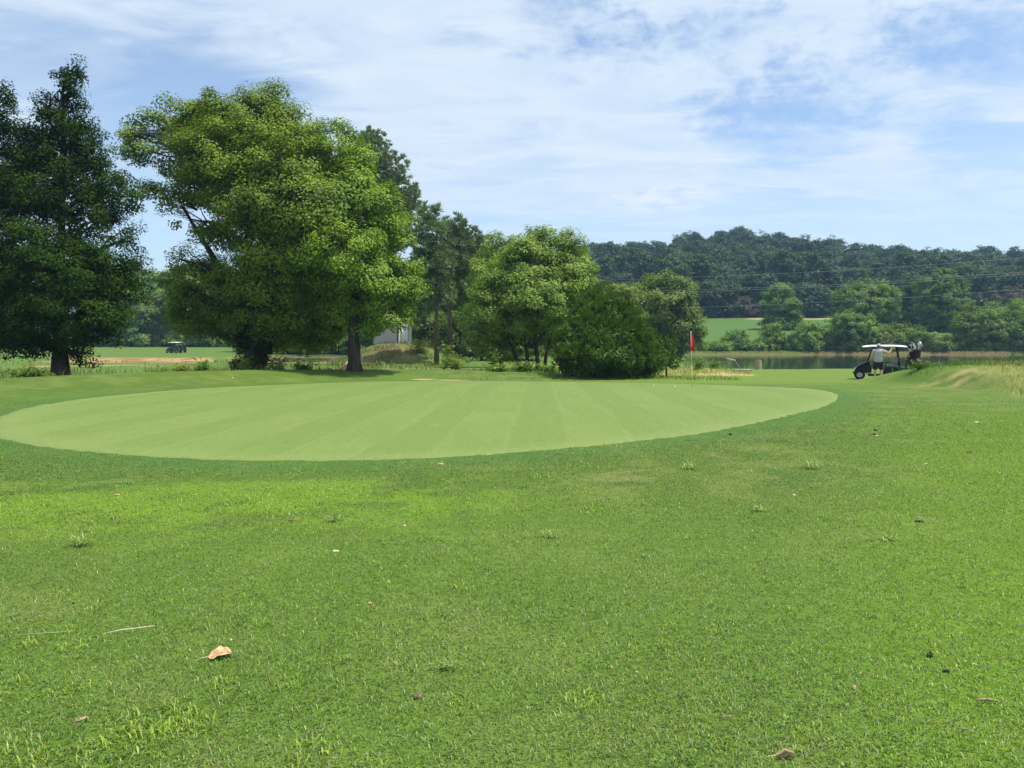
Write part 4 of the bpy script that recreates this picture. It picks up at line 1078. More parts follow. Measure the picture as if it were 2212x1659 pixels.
# ------------------------------------------------------------------ rank grass and ground cover on the knoll, the berm foot and the shore
B = Blades()
g = G(910)
def rank(n, fx, fy, keep, L, W, cols, lean=(0.05, 0.6)):
    x = g.uniform(*fx, n); y = g.uniform(*fy, n)
    k = g.random(n) < keep(x, y)
    x, y = x[k], y[k]; n = len(x)
    c = np.array(cols)[g.integers(0, len(cols), n)] * g.uniform(0.6, 1.35, (n, 1))
    B.add(*blades(x, y, ground(x, y) - 0.01, g.uniform(*L, n), g.uniform(*W, n), g.uniform(*lean, n), g, np.clip(c, .004, .8)))
def straw_side(x, y):
    return sstep(x / y - np.interp(y, [20, 23, 26, 33, 36], [0.68, 0.655, 0.63, 0.575, 0.56]) + 0.05 * (fbm(x * .8, y * .8, 5) - .5), -0.008, 0.035)
GRN, STR, YLG, DKG = (0.120, 0.205, 0.025), (0.36, 0.30, 0.13), (0.22, 0.26, 0.05), (0.05, 0.11, 0.025)
# knoll: tall straw and green grass to the side, green weeds along the crest
rank(26000, (13.5, 34), (20, 36), lambda x, y: straw_side(x, y) * 0.9, (.10, .27), (.010, .020), [STR, YLG, STR, GRN, YLG], (0.05, 0.8))
rank(1600, (14, 34), (21, 35), lambda x, y: straw_side(x, y) ** 2 * 0.7, (.28, .55), (.007, .012), [STR, STR, YLG], (0.02, 0.4))
rank(9000, (16, 34), (31.2, 36), lambda x, y: sstep(x, 17.0, 17.8) * gauss(y - np.interp(x, [15, 22, 45], [34.0, 32.5, 27.5]), 0.6, 0.8), (.10, .34), (.012, .026), [GRN, (0.12, 0.25, 0.03), GRN, DKG], (0.05, 0.7))
# at the foot of the berm, round the trunks
rank(34000, (-34, 3), (30, 60), lambda x, y: (green_dist(x, y) > np.interp(x, [-34, -14, 3], [5.6, 6.2, 6.6]) + .6 + 1.2 * fbm(x * .5, y * .5, 8)) * sstep(fbm(x * .3, y * .3, 12, 3), .40, .62) * (1 - .6 * sstep(y, 50, 58)), (.20, .65), (.018, .04), [GRN, GRN, YLG, DKG, YLG], (0.05, 0.7))
rank(9000, (-60, -4), (66, 86), lambda x, y: 0.6 * sstep(fbm(x * .2, y * .2, 16, 3), .42, .62), (.15, .40), (.03, .05), [GRN, YLG, GRN], (0.05, 0.6))
rank(2600, (-13, 14), (55, 70), lambda x, y: 0.5 * (pond_in(x, y) < -.4), (.12, .40), (.02, .04), [GRN, YLG, DKG], (0.05, 0.7))
# spoil heap
rank(3400, (8, 16), (47, 53), lambda x, y: (np.hypot((x - 11.8) / 2.9, (y - 50) / 2.2) < 1.15) * 0.8, (.08, .34), (.014, .03), [YLG, GRN, STR, YLG], (0.1, 0.9))
# ground cover round the cedar bush
rank(9000, (-2, 12), (40.6, 50), lambda x, y: 0.55 * sstep(fbm(x * .5, y * .5, 19, 3), .36, .56), (.10, .30), (.015, .03), [GRN, DKG, GRN, YLG], (0.2, 1.1))
# far bank fringe
rank(4000, (28, 150), (150.6, 152.2), lambda x, y: 0.8, (.12, .45), (.05, .12), [GRN, YLG, DKG, DKG], (0.1, 0.9))
# clay bank tussocks
tag(B.build('rank_grass'), 'rank uncut grass along the banks, berm foot and knoll', None, None, 'stuff')

# the mounds of the shed and heap carry low weeds too
B = Blades()
rank(9000, (-17, -4), (66, 78), lambda x, y: (np.hypot((x + 10.6) / 4.2, (y - 77) / 5.5) < 1.9) * sstep(fbm(x * .6, y * .6, 33, 3), .42, .6), (.15, .5), (.03, .06), [GRN, YLG, DKG, (0.17, 0.11, 0.06)], (0.2, 1.0))
tag(B.build('undergrowth'), 'low weeds scattered over the bare face of the shed mound', None, None, 'stuff')

# ------------------------------------------------------------------ weeds one can tell apart
def plant(name, label, cat, px, d, items, mat, seed, leaf, aspect=0.5, n=26, stems=5, group=None, foot=None, drop=0.0):
    """several stems from one root, each carrying broad leaves up its length; items: (dx px, top py) of the stems"""
    base = stand(px, d)
    tr = thing(name, label, cat, base, 0, group)
    g = G(seed)
    st = MB(); P, A, N = [], [], []
    for (sx, top) in items:
        e = place(sx, top, d + g.uniform(-.4, .4)) - base
        a = Vector((g.normal() * .06 + e.x * 0.25, g.normal() * .06, -0.05))
        H = max(0.12, e.z)
        pts = [a, Vector((a.x * .5 + e.x * .5, a.y + e.y * .3, H * .55)), Vector((e.x, e.y, H))]
        st.tube(pts, [.014, .010, .004], 5)
        for i in range(n):
            q = g.uniform(0.12, 1.0)
            c = np.array(pts[0]) * (1 - q) ** 2 + 2 * q * (1 - q) * np.array(pts[1]) + q * q * np.array(pts[2])
            az = g.uniform(0, 6.28); ax = np.array([math.cos(az), math.sin(az), g.uniform(-.35, .75)]); ax /= np.linalg.norm(ax)
            P.append(c + ax * leaf * (0.6 + 0.5 * g.random())); A.append(ax)
            nn = np.array([0, 0, 1.0]) + g.normal(size=3) * .35; N.append(nn)
    P, A, N = np.array(P), np.array(A), np.array(N)
    N = N - A * (N * A).sum(1, keepdims=True); N /= np.linalg.norm(N, axis=1, keepdims=True)
    V, F = leaf_quads(P, N, leaf, leaf * aspect, g, axis=A)
    st.build('stem', mat, tr)
    mesh_np('leaves', V, F, mat, tr)
    return tr
def spread(px, w, top, n, seed):
    g = G(seed)
    return [(px + g.uniform(-1, 1) * w, top + g.uniform(0, 1) ** 1.5 * 16 + abs(g.normal()) * 2) for _ in range(n)]
plant('weed', 'leafy yellow-green weed clump in front of the white pennant', 'weed', 655, 43.6, spread(655, 24, 777, 16, 1), L_YEL, 920, .20, .5, 20)
plant('weed', 'yellowish weed against the foot of the ivy-clad trunk', 'weed', 530, 41, spread(528, 20, 768, 12, 2), L_YEL, 922, .18, .5, 20)
plant('weed', 'grey-green weed just past the ivy-clad trunk', 'weed', 598, 42.5, spread(600, 22, 772, 12, 3), L_MID, 924, .20, .5, 22)
plant('weed', 'straggling yellow weed out on the field side, below the far golf carts', 'weed', 393, 37.8, spread(390, 22, 778, 14, 4), L_YEL, 926, .18, .45, 18)
plant('weed', 'bushy green weed beside the yellow weed, nearer the ivy-clad trunk', 'weed', 432, 38.6, spread(432, 22, 776, 14, 5), L_MID, 928, .18, .45, 22)
plant('weed', 'low scattered weed on the crest next to the dark field stake', 'weed', 345, 36.8, spread(345, 24, 790, 12, 6), L_YEL, 930, .16, .5, 12)
plant('weed', 'tall thin weed with a nodding tip by the white pennant clump', 'weed', 690, 44.6, [(690, 768), (694, 775), (686, 785)], L_MID, 932, .12, .4, 10)
plant('weed', 'yellow-brown weed bush where the shed mound ends', 'weed', 985, 47, spread(985, 24, 764, 18, 7), L_YEL, 934, .17, .42, 24)
plant('weed', 'dark slim weed standing on the pond side of the grassy mound', 'weed', 962, 47.2, spread(962, 8, 766, 5, 8), L_MID, 936, .16, .45, 22)
plant('weed', 'tall upright weed in front of the leaning stems', 'weed', 1068, 45.5, [(1066, 750), (1074, 758), (1060, 760), (1070, 768), (1064, 775), (1078, 770), (1056, 780)], L_MID, 938, .24, .5, 20)
plant('weed', 'broad-leaved weed patch at the foot of the tall upright weed', 'weed', 1075, 44.5, spread(1075, 32, 783, 16, 9), L_WILLOW, 940, .22, .45, 20)
plant('weed', 'broad-leaved pale weed patch below the leaning stems', 'weed', 1128, 45, spread(1128, 30, 780, 18, 10), L_WILLOW, 942, .24, .42, 20)
plant('weed', 'pale weed patch between the leaning stems and the cedar bush', 'weed', 1182, 45, spread(1185, 22, 784, 14, 11), L_WILLOW, 944, .22, .42, 18)
plant('weed', 'leafy weed at the shaded corner of the cedar bush, pond side', 'weed', 1402, 43, spread(1400, 18, 784, 10, 12), L_WILLOW, 946, .2, .5, 16)
plant('weed', 'green weed on the little heap just past the red flag pole', 'weed', 1510, 49, spread(1512, 12, 770, 9, 13), L_MID, 948, .2, .5, 16)
plant('weed', 'green weed on top of the little heap below the bent plank', 'weed', 1540, 49.5, spread(1540, 14, 774, 8, 14), L_MID, 950, .2, .5, 14)
plant('weed', 'big rhubarb-like weed at the foot of the bare-stemmed pine', 'weed', 962, 66, spread(960, 14, 735, 10, 15), L_WILLOW, 952, .42, .6, 10)
plant('weed', 'olive shrubby weed between the shed and the bare-stemmed pine', 'weed', 908, 72, spread(908, 20, 728, 12, 16), L_WOOD, 954, .28, .4, 26)
plant('weed', 'lush weed mound hiding the wheels and bag foot of the golf cart', 'weed', 1990, 34.2, spread(1988, 26, 776, 22, 17), L_MID, 956, .10, .4, 26)
plant('weed', 'pair of spiky weeds halfway along the knoll crest', 'weed', 2064, 33.8, [(2056, 775), (2062, 784), (2068, 778), (2074, 776), (2080, 782)], L_MID, 958, .09, .35, 30)
plant('weed', 'spiky weed on the knoll among the tall straw', 'weed', 2146, 33.0, [(2140, 784), (2146, 780), (2152, 778), (2148, 788)], L_MID, 960, .10, .35, 30)
plant('weed', 'leafy weed on the knoll, cut by the picture edge', 'weed', 2208, 31.5, spread(2206, 9, 776, 7, 18), L_MID, 962, .11, .4, 26)
plant('weed', 'dark leafy weeds in the hollow before the cedar trunk', 'weed', 60, 30, spread(60, 46, 792, 22, 19), L_WOOD, 964, .15, .5, 16)
plant('weed', 'yellow-green sprig at the very foot of the cedar trunk', 'weed', 110, 32, spread(108, 9, 798, 7, 20), L_YEL, 966, .13, .5, 14)
plant('weed', 'thin tall weed rising from the hollow beside the cedar trunk', 'weed', 66, 36, [(62, 768), (70, 775), (58, 783)], L_MID, 968, .16, .45, 16)
# ------------------------------------------------------------------ made things
M_WHITE = plain_mat('white_paint', (0.72, 0.72, 0.70), 0.45, 0.4, vary=0.05)
M_ROOFP = plain_mat('white_plastic', (0.80, 0.79, 0.76), 0.4, 0.4, vary=0.03)
M_BLACK = plain_mat('black_plastic', (0.018, 0.019, 0.021), 0.45, 0.4)
M_BODY = plain_mat('dark_blue_body', (0.008, 0.011, 0.018), 0.35, 0.3, vary=0.05)
M_GREENB = plain_mat('dark_green_body', (0.030, 0.055, 0.045), 0.3, 0.5, vary=0.05)
M_RUB = plain_mat('tyre_rubber', (0.016, 0.016, 0.016), 0.85, 0.2)
M_ALU = plain_mat('dull_aluminium', (0.40, 0.40, 0.40), 0.4, 0.5, 0.15)
M_STEEL = plain_mat('dark_steel', (0.03, 0.03, 0.032), 0.4, 0.5, 0.4)
M_SEAT = plain_mat('grey_vinyl', (0.17, 0.17, 0.165), 0.6, 0.3)
M_LENS = plain_mat('lamp_lens', (0.70, 0.70, 0.68), 0.15, 0.6)
M_BAG = plain_mat('black_nylon', (0.020, 0.018, 0.020), 0.8, 0.2)
M_MAROON = plain_mat('maroon_nylon', (0.055, 0.018, 0.020), 0.8, 0.2)
M_SHIRT = plain_mat('grey_cotton', (0.36, 0.37, 0.385), 0.95, 0.1, vary=0.06)
M_SHORTS = plain_mat('charcoal_cotton', (0.020, 0.024, 0.026), 0.9, 0.15)
M_SKIN = plain_mat('sunburnt_skin', (0.50, 0.29, 0.20), 0.6, 0.3, vary=0.06)
M_HAIR = plain_mat('grey_brown_hair', (0.10, 0.08, 0.065), 0.8, 0.2)
M_CAP = plain_mat('pale_grey_cap', (0.42, 0.42, 0.42), 0.9, 0.1)
M_RED = plain_mat('red_flag_cloth', (0.62, 0.035, 0.045), 0.7, 0.2, vary=0.08)
M_YPOLE = plain_mat('yellow_fibreglass', (0.55, 0.50, 0.12), 0.4, 0.4)
M_WOODO = plain_mat('weathered_wood', (0.34, 0.29, 0.22), 0.9, 0.1, vary=0.25, scale=9)
M_WOODL = plain_mat('pale_timber', (0.62, 0.60, 0.54), 0.85, 0.15, vary=0.1)
M_STONE = plain_mat('tan_stone', (0.42, 0.29, 0.20), 0.95, 0.1, vary=0.2, bump=0.5)
M_CONC = plain_mat('pale_concrete', (0.36, 0.32, 0.25), 0.9, 0.1)
M_CABLE = plain_mat('weathered_cable', (0.34, 0.35, 0.36), 0.6, 0.3)
M_LOG = bark_mat('log_bark', (0.05, 0.04, 0.035), (0.16, 0.13, 0.11))

def wheel_parts(parent, c, r=0.235, w=0.20, side=1):
    """axis along x of the cart's own frame; tyre with a rim as sub-part"""
    M = Matrix.Translation(c) @ Matrix.Rotation(R(90), 4, 'Y')
    wh = MB().lathe([(r * .55, -w / 2), (r * .86, -w / 2), (r * .97, -w * .40), (r, -w * .22), (r, w * .22), (r * .97, w * .40), (r * .86, w / 2), (r * .55, w / 2), (r * .55, -w / 2)], M, 28).build('wheel', M_RUB, parent, smooth=True)
    mb = MB()
    s = side
    mb.lathe([(r * .56, s * w * .47), (r * .50, s * w * .50), (r * .46, s * w * .36), (r * .22, s * w * .30), (r * .16, s * w * .42), (0.001, s * w * .44)], M, 28)
    for k in range(5):
        a = k * 2 * math.pi / 5
        mb.box((c[0] + s * w * .40, c[1] + math.cos(a) * r * .33, c[2] + math.sin(a) * r * .33), (.015, .035, r * .34), Matrix.Rotation(a - math.pi / 2, 4, 'X'))
    mb.build('rim', M_ALU, wh)
    return wh

def golf_cart(label, body_mat, roof_mat, loc, rz):
    """front towards +Y of its own frame, 2.35 m long, 1.2 m wide"""
    t_ = thing('golf_cart', label, 'golf cart', loc, rz, 'golf carts')
    for sx in (-1, 1):
        wheel_parts(t_, (sx * .55, .97, .24), .24, side=sx); wheel_parts(t_, (sx * .55, -.78, .24), .24, side=sx)
    # front cowl: rounded nose rising to the dash
    mb = MB()
    prof = [(1.17, .34), (1.19, .46), (1.14, .60), (1.02, .74), (.84, .86), (.66, .94), (.56, .97), (.50, .90), (.46, .60), (.46, .34)]
    W = [.40, .47, .50, .50, .48, .46, .44, .44, .42, .42]
    V = [(-w, y_, z_) for (y_, z_), w in zip(prof, W)] + [(w, y_, z_) for (y_, z_), w in zip(prof, W)]
    n = len(prof)
    mb._add(V, [(i, (i + 1) % n, (i + 1) % n + n, i + n) for i in range(n)] + [tuple(range(n)), tuple(range(2 * n - 1, n - 1, -1))])
    cowl = mb.build('front_cowl', body_mat, t_, bevel=.03, smooth=False)
    for sx in (-1, 1):
        MB().box((sx * .36, 1.165, .56), (.16, .06, .10)).build('headlight', M_LENS, t_, bevel=.015)
        # mudguard arch over the front wheel
        a = MB()
        pts = [(sx * .50, .97 + math.cos(q) * .29, .235 + math.sin(q) * .29) for q in np.linspace(R(40), R(170), 9)]
        for p0, p1 in zip(pts[:-1], pts[1:]):
            mid = [(u_ + v_) / 2 for u_, v_ in zip(p0, p1)]
            a.box(mid, (.14, math.dist(p0, p1) * 1.08, .03), Matrix.Rotation(math.atan2(p1[2] - p0[2], p1[1] - p0[1]), 4, 'X'))
        a.build('front_fender', body_mat, t_)
    MB().box((0, 1.22, .34), (.80, .08, .12)).build('bumper', M_BLACK, t_, bevel=.03)
    MB().box((0, .15, .25), (1.06, .95, .08)).build('floorboard', M_BLACK, t_, bevel=.02)
    for sx in (-1, 1): MB().box((sx * .525, .18, .225), (.03, .85, .10)).build('rocker_panel', body_mat, t_, bevel=.01)
    # pod under the seat and rear body
    MB().prism([(-.02, .30), (-.08, .66), (-.68, .68), (-1.18, .62), (-1.20, .40), (-1.02, .34)], -.52, .52, Matrix.Rotation(R(90), 4, 'Z') @ Matrix.Diagonal((1, -1, 1, 1))).build('rear_body', body_mat, t_, bevel=.03)
    st = MB().box((0, -.32, .735), (1.02, .50, .12)).build('seat', M_SEAT, t_, bevel=.035)
    MB().box((0, -.60, 1.00), (1.02, .11, .40), Matrix.Rotation(R(14), 4, 'X')).build('backrest', M_SEAT, t_, bevel=.04)
    for sx in (-1, 1):
        MB().tube([(sx * .52, -.10, .72), (sx * .53, -.14, .90), (sx * .53, -.42, .92), (sx * .52, -.52, .84)], .016, 8).build('armrest', M_BLACK, t_, smooth=True)
        MB().tube([(sx * .47, .66, .92), (sx * .50, .42, 1.74)], .024, 8).build('front_strut', M_STEEL, t_, smooth=True)
        MB().tube([(sx * .50, -.72, .66), (sx * .51, -.66, 1.25), (sx * .50, -.60, 1.74)], .030, 8).build('rear_strut', M_STEEL, t_, smooth=True)
    # roof: shallow crowned moulding
    mb = MB(); nx_, ny_ = 9, 13
    V = []
    for j in range(ny_):
        for i in range(nx_):
            u_, v_ = i / (nx_ - 1) * 2 - 1, j / (ny_ - 1) * 2 - 1
            z_ = 1.83 - .055 * u_ ** 4 - .065 * abs(v_) ** 3.5 + .012 * math.cos(u_ * 9)
            V.append((u_ * .60, -.06 + v_ * .96 + 0.04 * u_ * u_ * (-1 if v_ > 0 else 1) * abs(v_), z_))
    for j in range(ny_):
        for i in range(nx_):
            u_, v_ = i / (nx_ - 1) * 2 - 1, j / (ny_ - 1) * 2 - 1
            V.append((u_ * .585, -.06 + v_ * .945, 1.74 if max(abs(u_), abs(v_)) > .9 else 1.775))
    k = nx_ * ny_
    Fc = []
    for j in range(ny_ - 1):
        for i in range(nx_ - 1):
            a = j * nx_ + i
            Fc += [(a, a + 1, a + 1 + nx_, a + nx_), (a + k, a + nx_ + k, a + 1 + nx_ + k, a + 1 + k)]
    ring = [i for i in range(nx_)] + [j * nx_ + nx_ - 1 for j in range(1, ny_)] + [(ny_ - 1) * nx_ + i for i in range(nx_ - 2, -1, -1)] + [j * nx_ for j in range(ny_ - 2, 0, -1)]
    for a, b_ in zip(ring, ring[1:] + ring[:1]): Fc.append((a, a + k, b_ + k, b_))
    mb._add(V, Fc).build('roof', roof_mat, t_, smooth=True)
    # steering
    sw = MB().tube([(.26, .52, .90), (.26, .27, 1.06)], .018, 8).build('steering_column', M_BLACK, t_, smooth=True)
    Mx = Matrix.Translation((.26, .25, 1.07)) @ Matrix.Rotation(R(-58), 4, 'X')
    pts = [Mx @ Vector((math.cos(a) * .18, math.sin(a) * .18, 0)) for a in np.linspace(0, 2 * math.pi, 20)]
    MB().tube(pts, .014, 6).tube([Mx @ Vector((-.17, 0, 0)), Mx @ Vector((.17, 0, 0))], .012, 6).build('steering_wheel', M_BLACK, t_, smooth=True)
    # bag well frame at the back
    MB().tube([(-.40, -1.0, .50), (-.40, -1.02, 1.05), (.40, -1.02, 1.05), (.40, -1.0, .50)], .018, 8).box((0, -1.20, .42), (.90, .26, .04)).build('bag_rack', M_STEEL, t_)
    return t_
def golf_bag(label, loc, rz, main, tilt=12, clubs=7, pale=True, seed=5):
    b_ = thing('golf_bag', label, 'golf bag', loc, rz, 'golf bags')
    g = G(seed)
    Rt = Matrix.Rotation(R(tilt), 4, 'X')
    prof = [(.001, 0), (.115, 0), (.125, .05), (.125, .30), (.135, .60), (.145, .80), (.155, .86), (.14, .88), (.001, .86)]
    MB().lathe(prof, Rt, 18).build('bag_body', main, b_, smooth=True)
    MB().box(Rt @ Vector((.06, -.15, .32)), (.20, .10, .36), Rt).build('pocket', M_MAROON, b_, bevel=.03)
    MB().box(Rt @ Vector((-.15, .0, .40)), (.08, .20, .44), Rt).build('pocket', main, b_, bevel=.03)
    mb = MB()                                                     # white embroidered emblem: ring, tail and strokes
    for k in range(10):
        a0 = k * math.pi / 5
        mb.box(Rt @ Vector((.06 + math.cos(a0) * .045, -.212, .42 + math.sin(a0) * .05)), (.03, .006, .016), Rt @ Matrix.Rotation(-(a0 + math.pi / 2), 4, 'Y'))
    mb.box(Rt @ Vector((.10, -.212, .375)), (.05, .006, .016), Rt @ Matrix.Rotation(R(40), 4, 'Y')).box(Rt @ Vector((.135, -.212, .40)), (.014, .006, .06), Rt).box(Rt @ Vector((.155, -.212, .38)), (.014, .006, .05), Rt)
    mb.build('emblem', M_WHITE, b_)
    MB().tube([Rt @ Vector((-.10, .14, .78)), Rt @ Vector((-.04, .26, .60)), Rt @ Vector((.0, .26, .35)), Rt @ Vector((.03, .14, .20))], .02, 6).build('strap', M_BLACK, b_)
    for k in range(clubs):
        a = k * 2 * math.pi / clubs + .4
        foot = Rt @ Vector((math.cos(a) * .08, math.sin(a) * .08, .80)); d_ = Rt @ Vector((math.cos(a) * .06 + g.normal() * .03, math.sin(a) * .06 + g.normal() * .03, .22 + g.uniform(0, .16)))
        tip = foot + d_
        c = MB().tube([foot, tip], .009, 6).build('club', M_ALU, b_, smooth=True)
        if k < 2:
            MB().ball(tip + Vector((0, .02, .05)), (.05, .065, .085), 12, 8).build('headcover', M_ROOFP if pale else M_BLACK, c, smooth=True)
        else:
            MB().box(tip + Vector((math.cos(a) * .03, math.sin(a) * .03, .02)), (.025, .085, .05), Matrix.Rotation(a, 4, 'Z')).build('club_head', M_ALU, c, bevel=.008)
    return b_

cart = stand(1907, 42.3)
CRZ = R(67)
c1 = golf_cart('dark blue golf cart with white roof half hidden behind the knoll by the pond', M_BODY, M_ROOFP, cart, CRZ); c1.scale = (1.0, 1.14, 1.0)
def in_cart(p, base=cart, rz=CRZ):
    return Vector(base) + Matrix.Rotation(rz, 3, 'Z') @ Vector(p)
golf_bag('black golf bag with white emblem and pale headcovers on the dark blue cart', in_cart((-.30, -1.62, .52)), R(-28), M_BAG, -7, 8, True, 5).scale = (1.3, 1.3, 1.22)
golf_bag('second dark golf bag with bare irons beside the black one with white headcovers', in_cart((.22, -1.52, .52)), R(20), M_MAROON, -5, 6, False, 6).scale = (1.15, 1.15, 1.1)
bt = thing('sand_bottle', 'white sand bottle hanging low at the back of the dark blue cart', 'bottle', in_cart((-.42, -1.85, .36)))
MB().lathe([(.001, 0), (.055, 0), (.06, .02), (.06, .20), (.045, .25), (.022, .28), (.022, .32), (.001, .32)], None, 14).build('bottle_body', M_ROOFP, bt, smooth=True)
MB().lathe([(.026, .31), (.026, .35), (.001, .35)], None, 12).build('cap', M_BLACK, bt)

p = spot_on(380, 767); p2 = stand(372, 130)
golf_cart('dark green golf cart with pale roof far off on the fairway', M_GREENB, M_ROOFP, stand(376, 132), R(78))
b2 = stand(376, 132)
golf_bag('dark golf bag on the back of the front far golf cart', Vector(b2) + Matrix.Rotation(R(78), 3, 'Z') @ Vector((.2, -1.25, .46)), R(270), M_BAG, 10, 6, False, 8)
golf_cart('far golf cart with dull grey roof just behind the pale-roofed one', M_GREENB, M_SEAT, stand(386, 134.5), R(74))
b3 = stand(386, 134.5)
golf_bag('dark golf bag leaning back on the rear far golf cart', Vector(b3) + Matrix.Rotation(R(74), 3, 'Z') @ Vector((.1, -1.25, .46)), R(255), M_BAG, 14, 6, False, 9)

# ------------------------------------------------------------------ the man beside the cart
def skinned(name, joints, edges, mat, parent, sub=2, loc=None):
    """joints: name -> (xyz, radius or (rx, ry)); one continuous surface"""
    names = list(joints)
    me = bpy.data.meshes.new(name)
    me.from_pydata([joints[n][0] for n in names], [(names.index(a), names.index(b_)) for a, b_ in edges], [])
    me.materials.append(mat)
    o = bpy.data.objects.new(name, me); COL.objects.link(o)
    if parent is not None: o.parent = parent
    sk = o.modifiers.new('skin', 'SKIN'); sk.use_smooth_shade = True
    if not me.skin_vertices:
        bm = bmesh.new(); bm.from_mesh(me); bm.verts.layers.skin.verify(); bm.to_mesh(me); bm.free()
    for i, n in enumerate(names):
        r = joints[n][1]; r = r if hasattr(r, '__len__') else (r, r)
        me.skin_vertices[0].data[i].radius = r
        me.skin_vertices[0].data[i].use_root = (i == 0)
    if sub:
        s = o.modifiers.new('subsurf', 'SUBSURF'); s.levels = sub; s.render_levels = sub
    return o
man_at = stand(1898, 40.9)
man = thing('person', 'man in grey T-shirt, dark shorts and pale cap, hand on the cart roof', 'person', man_at, R(-24)); man.scale = (1.07, 1.07, 1.07)
# own frame: he looks along +Y (away), x to his right hand
J = {'pelvis': ((0, 0, .95), (.17, .13)), 'waist': ((0, .02, 1.08), (.19, .16)), 'chest': ((0, .0, 1.30), (.20, .15)), 'collar': ((0, -.02, 1.46), (.12, .09)), 'neck': ((.0, 0, 1.53), .062), 'skull': ((.01, .02, 1.62), (.078, .09)), 'crown': ((.015, .02, 1.71), (.070, .085)),
     'hipL': ((-.11, 0, .88), .115), 'kneeL': ((-.13, .02, .50), .068), 'calfL': ((-.13, -.02, .34), .062), 'ankleL': ((-.13, -.02, .09), .040), 'toeL': ((-.16, .13, .035), .034),
     'hipR': ((.11, 0, .88), .115), 'kneeR': ((.14, .02, .50), .068), 'calfR': ((.15, -.02, .34), .062), 'ankleR': ((.15, -.03, .09), .040), 'toeR': ((.19, .12, .035), .034),
     'shL': ((-.21, -.01, 1.42), .068), 'elL': ((-.30, -.03, 1.14), .046), 'wrL': ((-.325, .06, .90), .030), 'palmL': ((-.33, .085, .82), (.018, .034)),
     'shR': ((.21, -.01, 1.43), .068), 'elR': ((.44, .03, 1.33), .046), 'wrR': ((.57, .16, 1.50), .030), 'palmR': ((.60, .20, 1.58), (.034, .018))}
E = [('pelvis', 'waist'), ('waist', 'chest'), ('chest', 'collar'), ('collar', 'neck'), ('neck', 'skull'), ('skull', 'crown'), ('pelvis', 'hipL'), ('hipL', 'kneeL'), ('kneeL', 'calfL'), ('calfL', 'ankleL'), ('ankleL', 'toeL'),
     ('pelvis', 'hipR'), ('hipR', 'kneeR'), ('kneeR', 'calfR'), ('calfR', 'ankleR'), ('ankleR', 'toeR'), ('collar', 'shL'), ('shL', 'elL'), ('elL', 'wrL'), ('wrL', 'palmL'), ('collar', 'shR'), ('shR', 'elR'), ('elR', 'wrR'), ('wrR', 'palmR')]
for s_, (px_, py_, pz_), dn in (('L', J['palmL'][0], -1), ('R', J['palmR'][0], 1)):
    for k, (off, ln) in enumerate(((-.028, .072), (-.010, .080), (.009, .076), (.027, .060))):
        ox, oy = (0, off) if s_ == 'L' else (off, 0)
        k1, k2 = 'f%s%da' % (s_, k), 'f%s%db' % (s_, k)
        J[k1] = ((px_ + ox, py_ + oy, pz_ + dn * .055), .0095)
        J[k2] = ((px_ + ox + (.015 if s_ == 'L' else 0), py_ + oy + (.0 if s_ == 'L' else .02), pz_ + dn * (.055 + ln * .8)), .0075)
        E += [('palm' + s_, k1), (k1, k2)]
    J['th%sa' % s_] = ((px_ + (.02 if s_ == 'L' else -.045), py_ + (.04 if s_ == 'L' else .0), pz_ + dn * .0), .0105)
    J['th%sb' % s_] = ((px_ + (.03 if s_ == 'L' else -.06), py_ + (.055 if s_ == 'L' else .01), pz_ + dn * .045), .008)
    E += [('palm' + s_, 'th%sa' % s_), ('th%sa' % s_, 'th%sb' % s_)]
body = skinned('body', J, E, M_SKIN, man)
MB().ball((.015, .115, 1.615), (.014, .022, .018), 10, 6).build('nose', M_SKIN, man, smooth=True)
for sx in (-1, 1):
    MB().ball((.012 + sx * .082, .01, 1.63), (.012, .022, .034), 10, 6).build('ear', M_SKIN, man, smooth=True)
    MB().ball((.012 + sx * .032, .098, 1.65), (.011, .008, .009), 8, 6).build('eye', M_WHITE, man, smooth=True)
MB().box((.013, .108, 1.565), (.045, .008, .010)).build('mouth', plain_mat('lip', (.33, .13, .11)), man, bevel=.003)
MB().ball((.01, -.015, 1.645), (.083, .088, .075), 16, 10).build('hair', M_HAIR, man, smooth=True)
JS = {'hem': ((0, .0, .80), (.235, .185)), 'waist': ((0, .02, 1.06), (.240, .200)), 'chest': ((0, 0, 1.30), (.235, .175)), 'collar': ((0, -.02, 1.455), (.125, .10)), 'nk': ((0, -.01, 1.50), .072),
      'shL': ((-.21, -.01, 1.42), .092), 'slL': ((-.265, -.02, 1.24), .080), 'shR': ((.21, -.01, 1.425), .092), 'slR': ((.37, .01, 1.355), .078)}
skinned('shirt', JS, [('hem', 'waist'), ('waist', 'chest'), ('chest', 'collar'), ('collar', 'nk'), ('collar', 'shL'), ('shL', 'slL'), ('collar', 'shR'), ('shR', 'slR')], M_SHIRT, man)
JT = {'w': ((0, .0, 1.02), (.20, .155)), 'p': ((0, 0, .86), (.19, .15)), 'hL': ((-.115, 0, .78), .125), 'kL': ((-.135, .01, .50), .105), 'hR': ((.115, 0, .78), .125), 'kR': ((.14, .01, .50), .105)}
skinned('shorts', JT, [('w', 'p'), ('p', 'hL'), ('hL', 'kL'), ('p', 'hR'), ('hR', 'kR')], M_SHORTS, man)
cp = MB().lathe([(.098, 1.665), (.100, 1.69), (.094, 1.73), (.070, 1.765), (.035, 1.782), (.001, 1.786)], Matrix.Translation((.014, .015, 0)), 20).build('cap', M_CAP, man, smooth=True)
MB().prism([(.06, 1.672), (.19, 1.655), (.195, 1.663), (.06, 1.684)], -.07, .07, Matrix.Translation((.01, .02, 0)) @ Matrix.Rotation(R(25), 4, 'Z')).build('cap_brim', M_CAP, cp, bevel=.006)
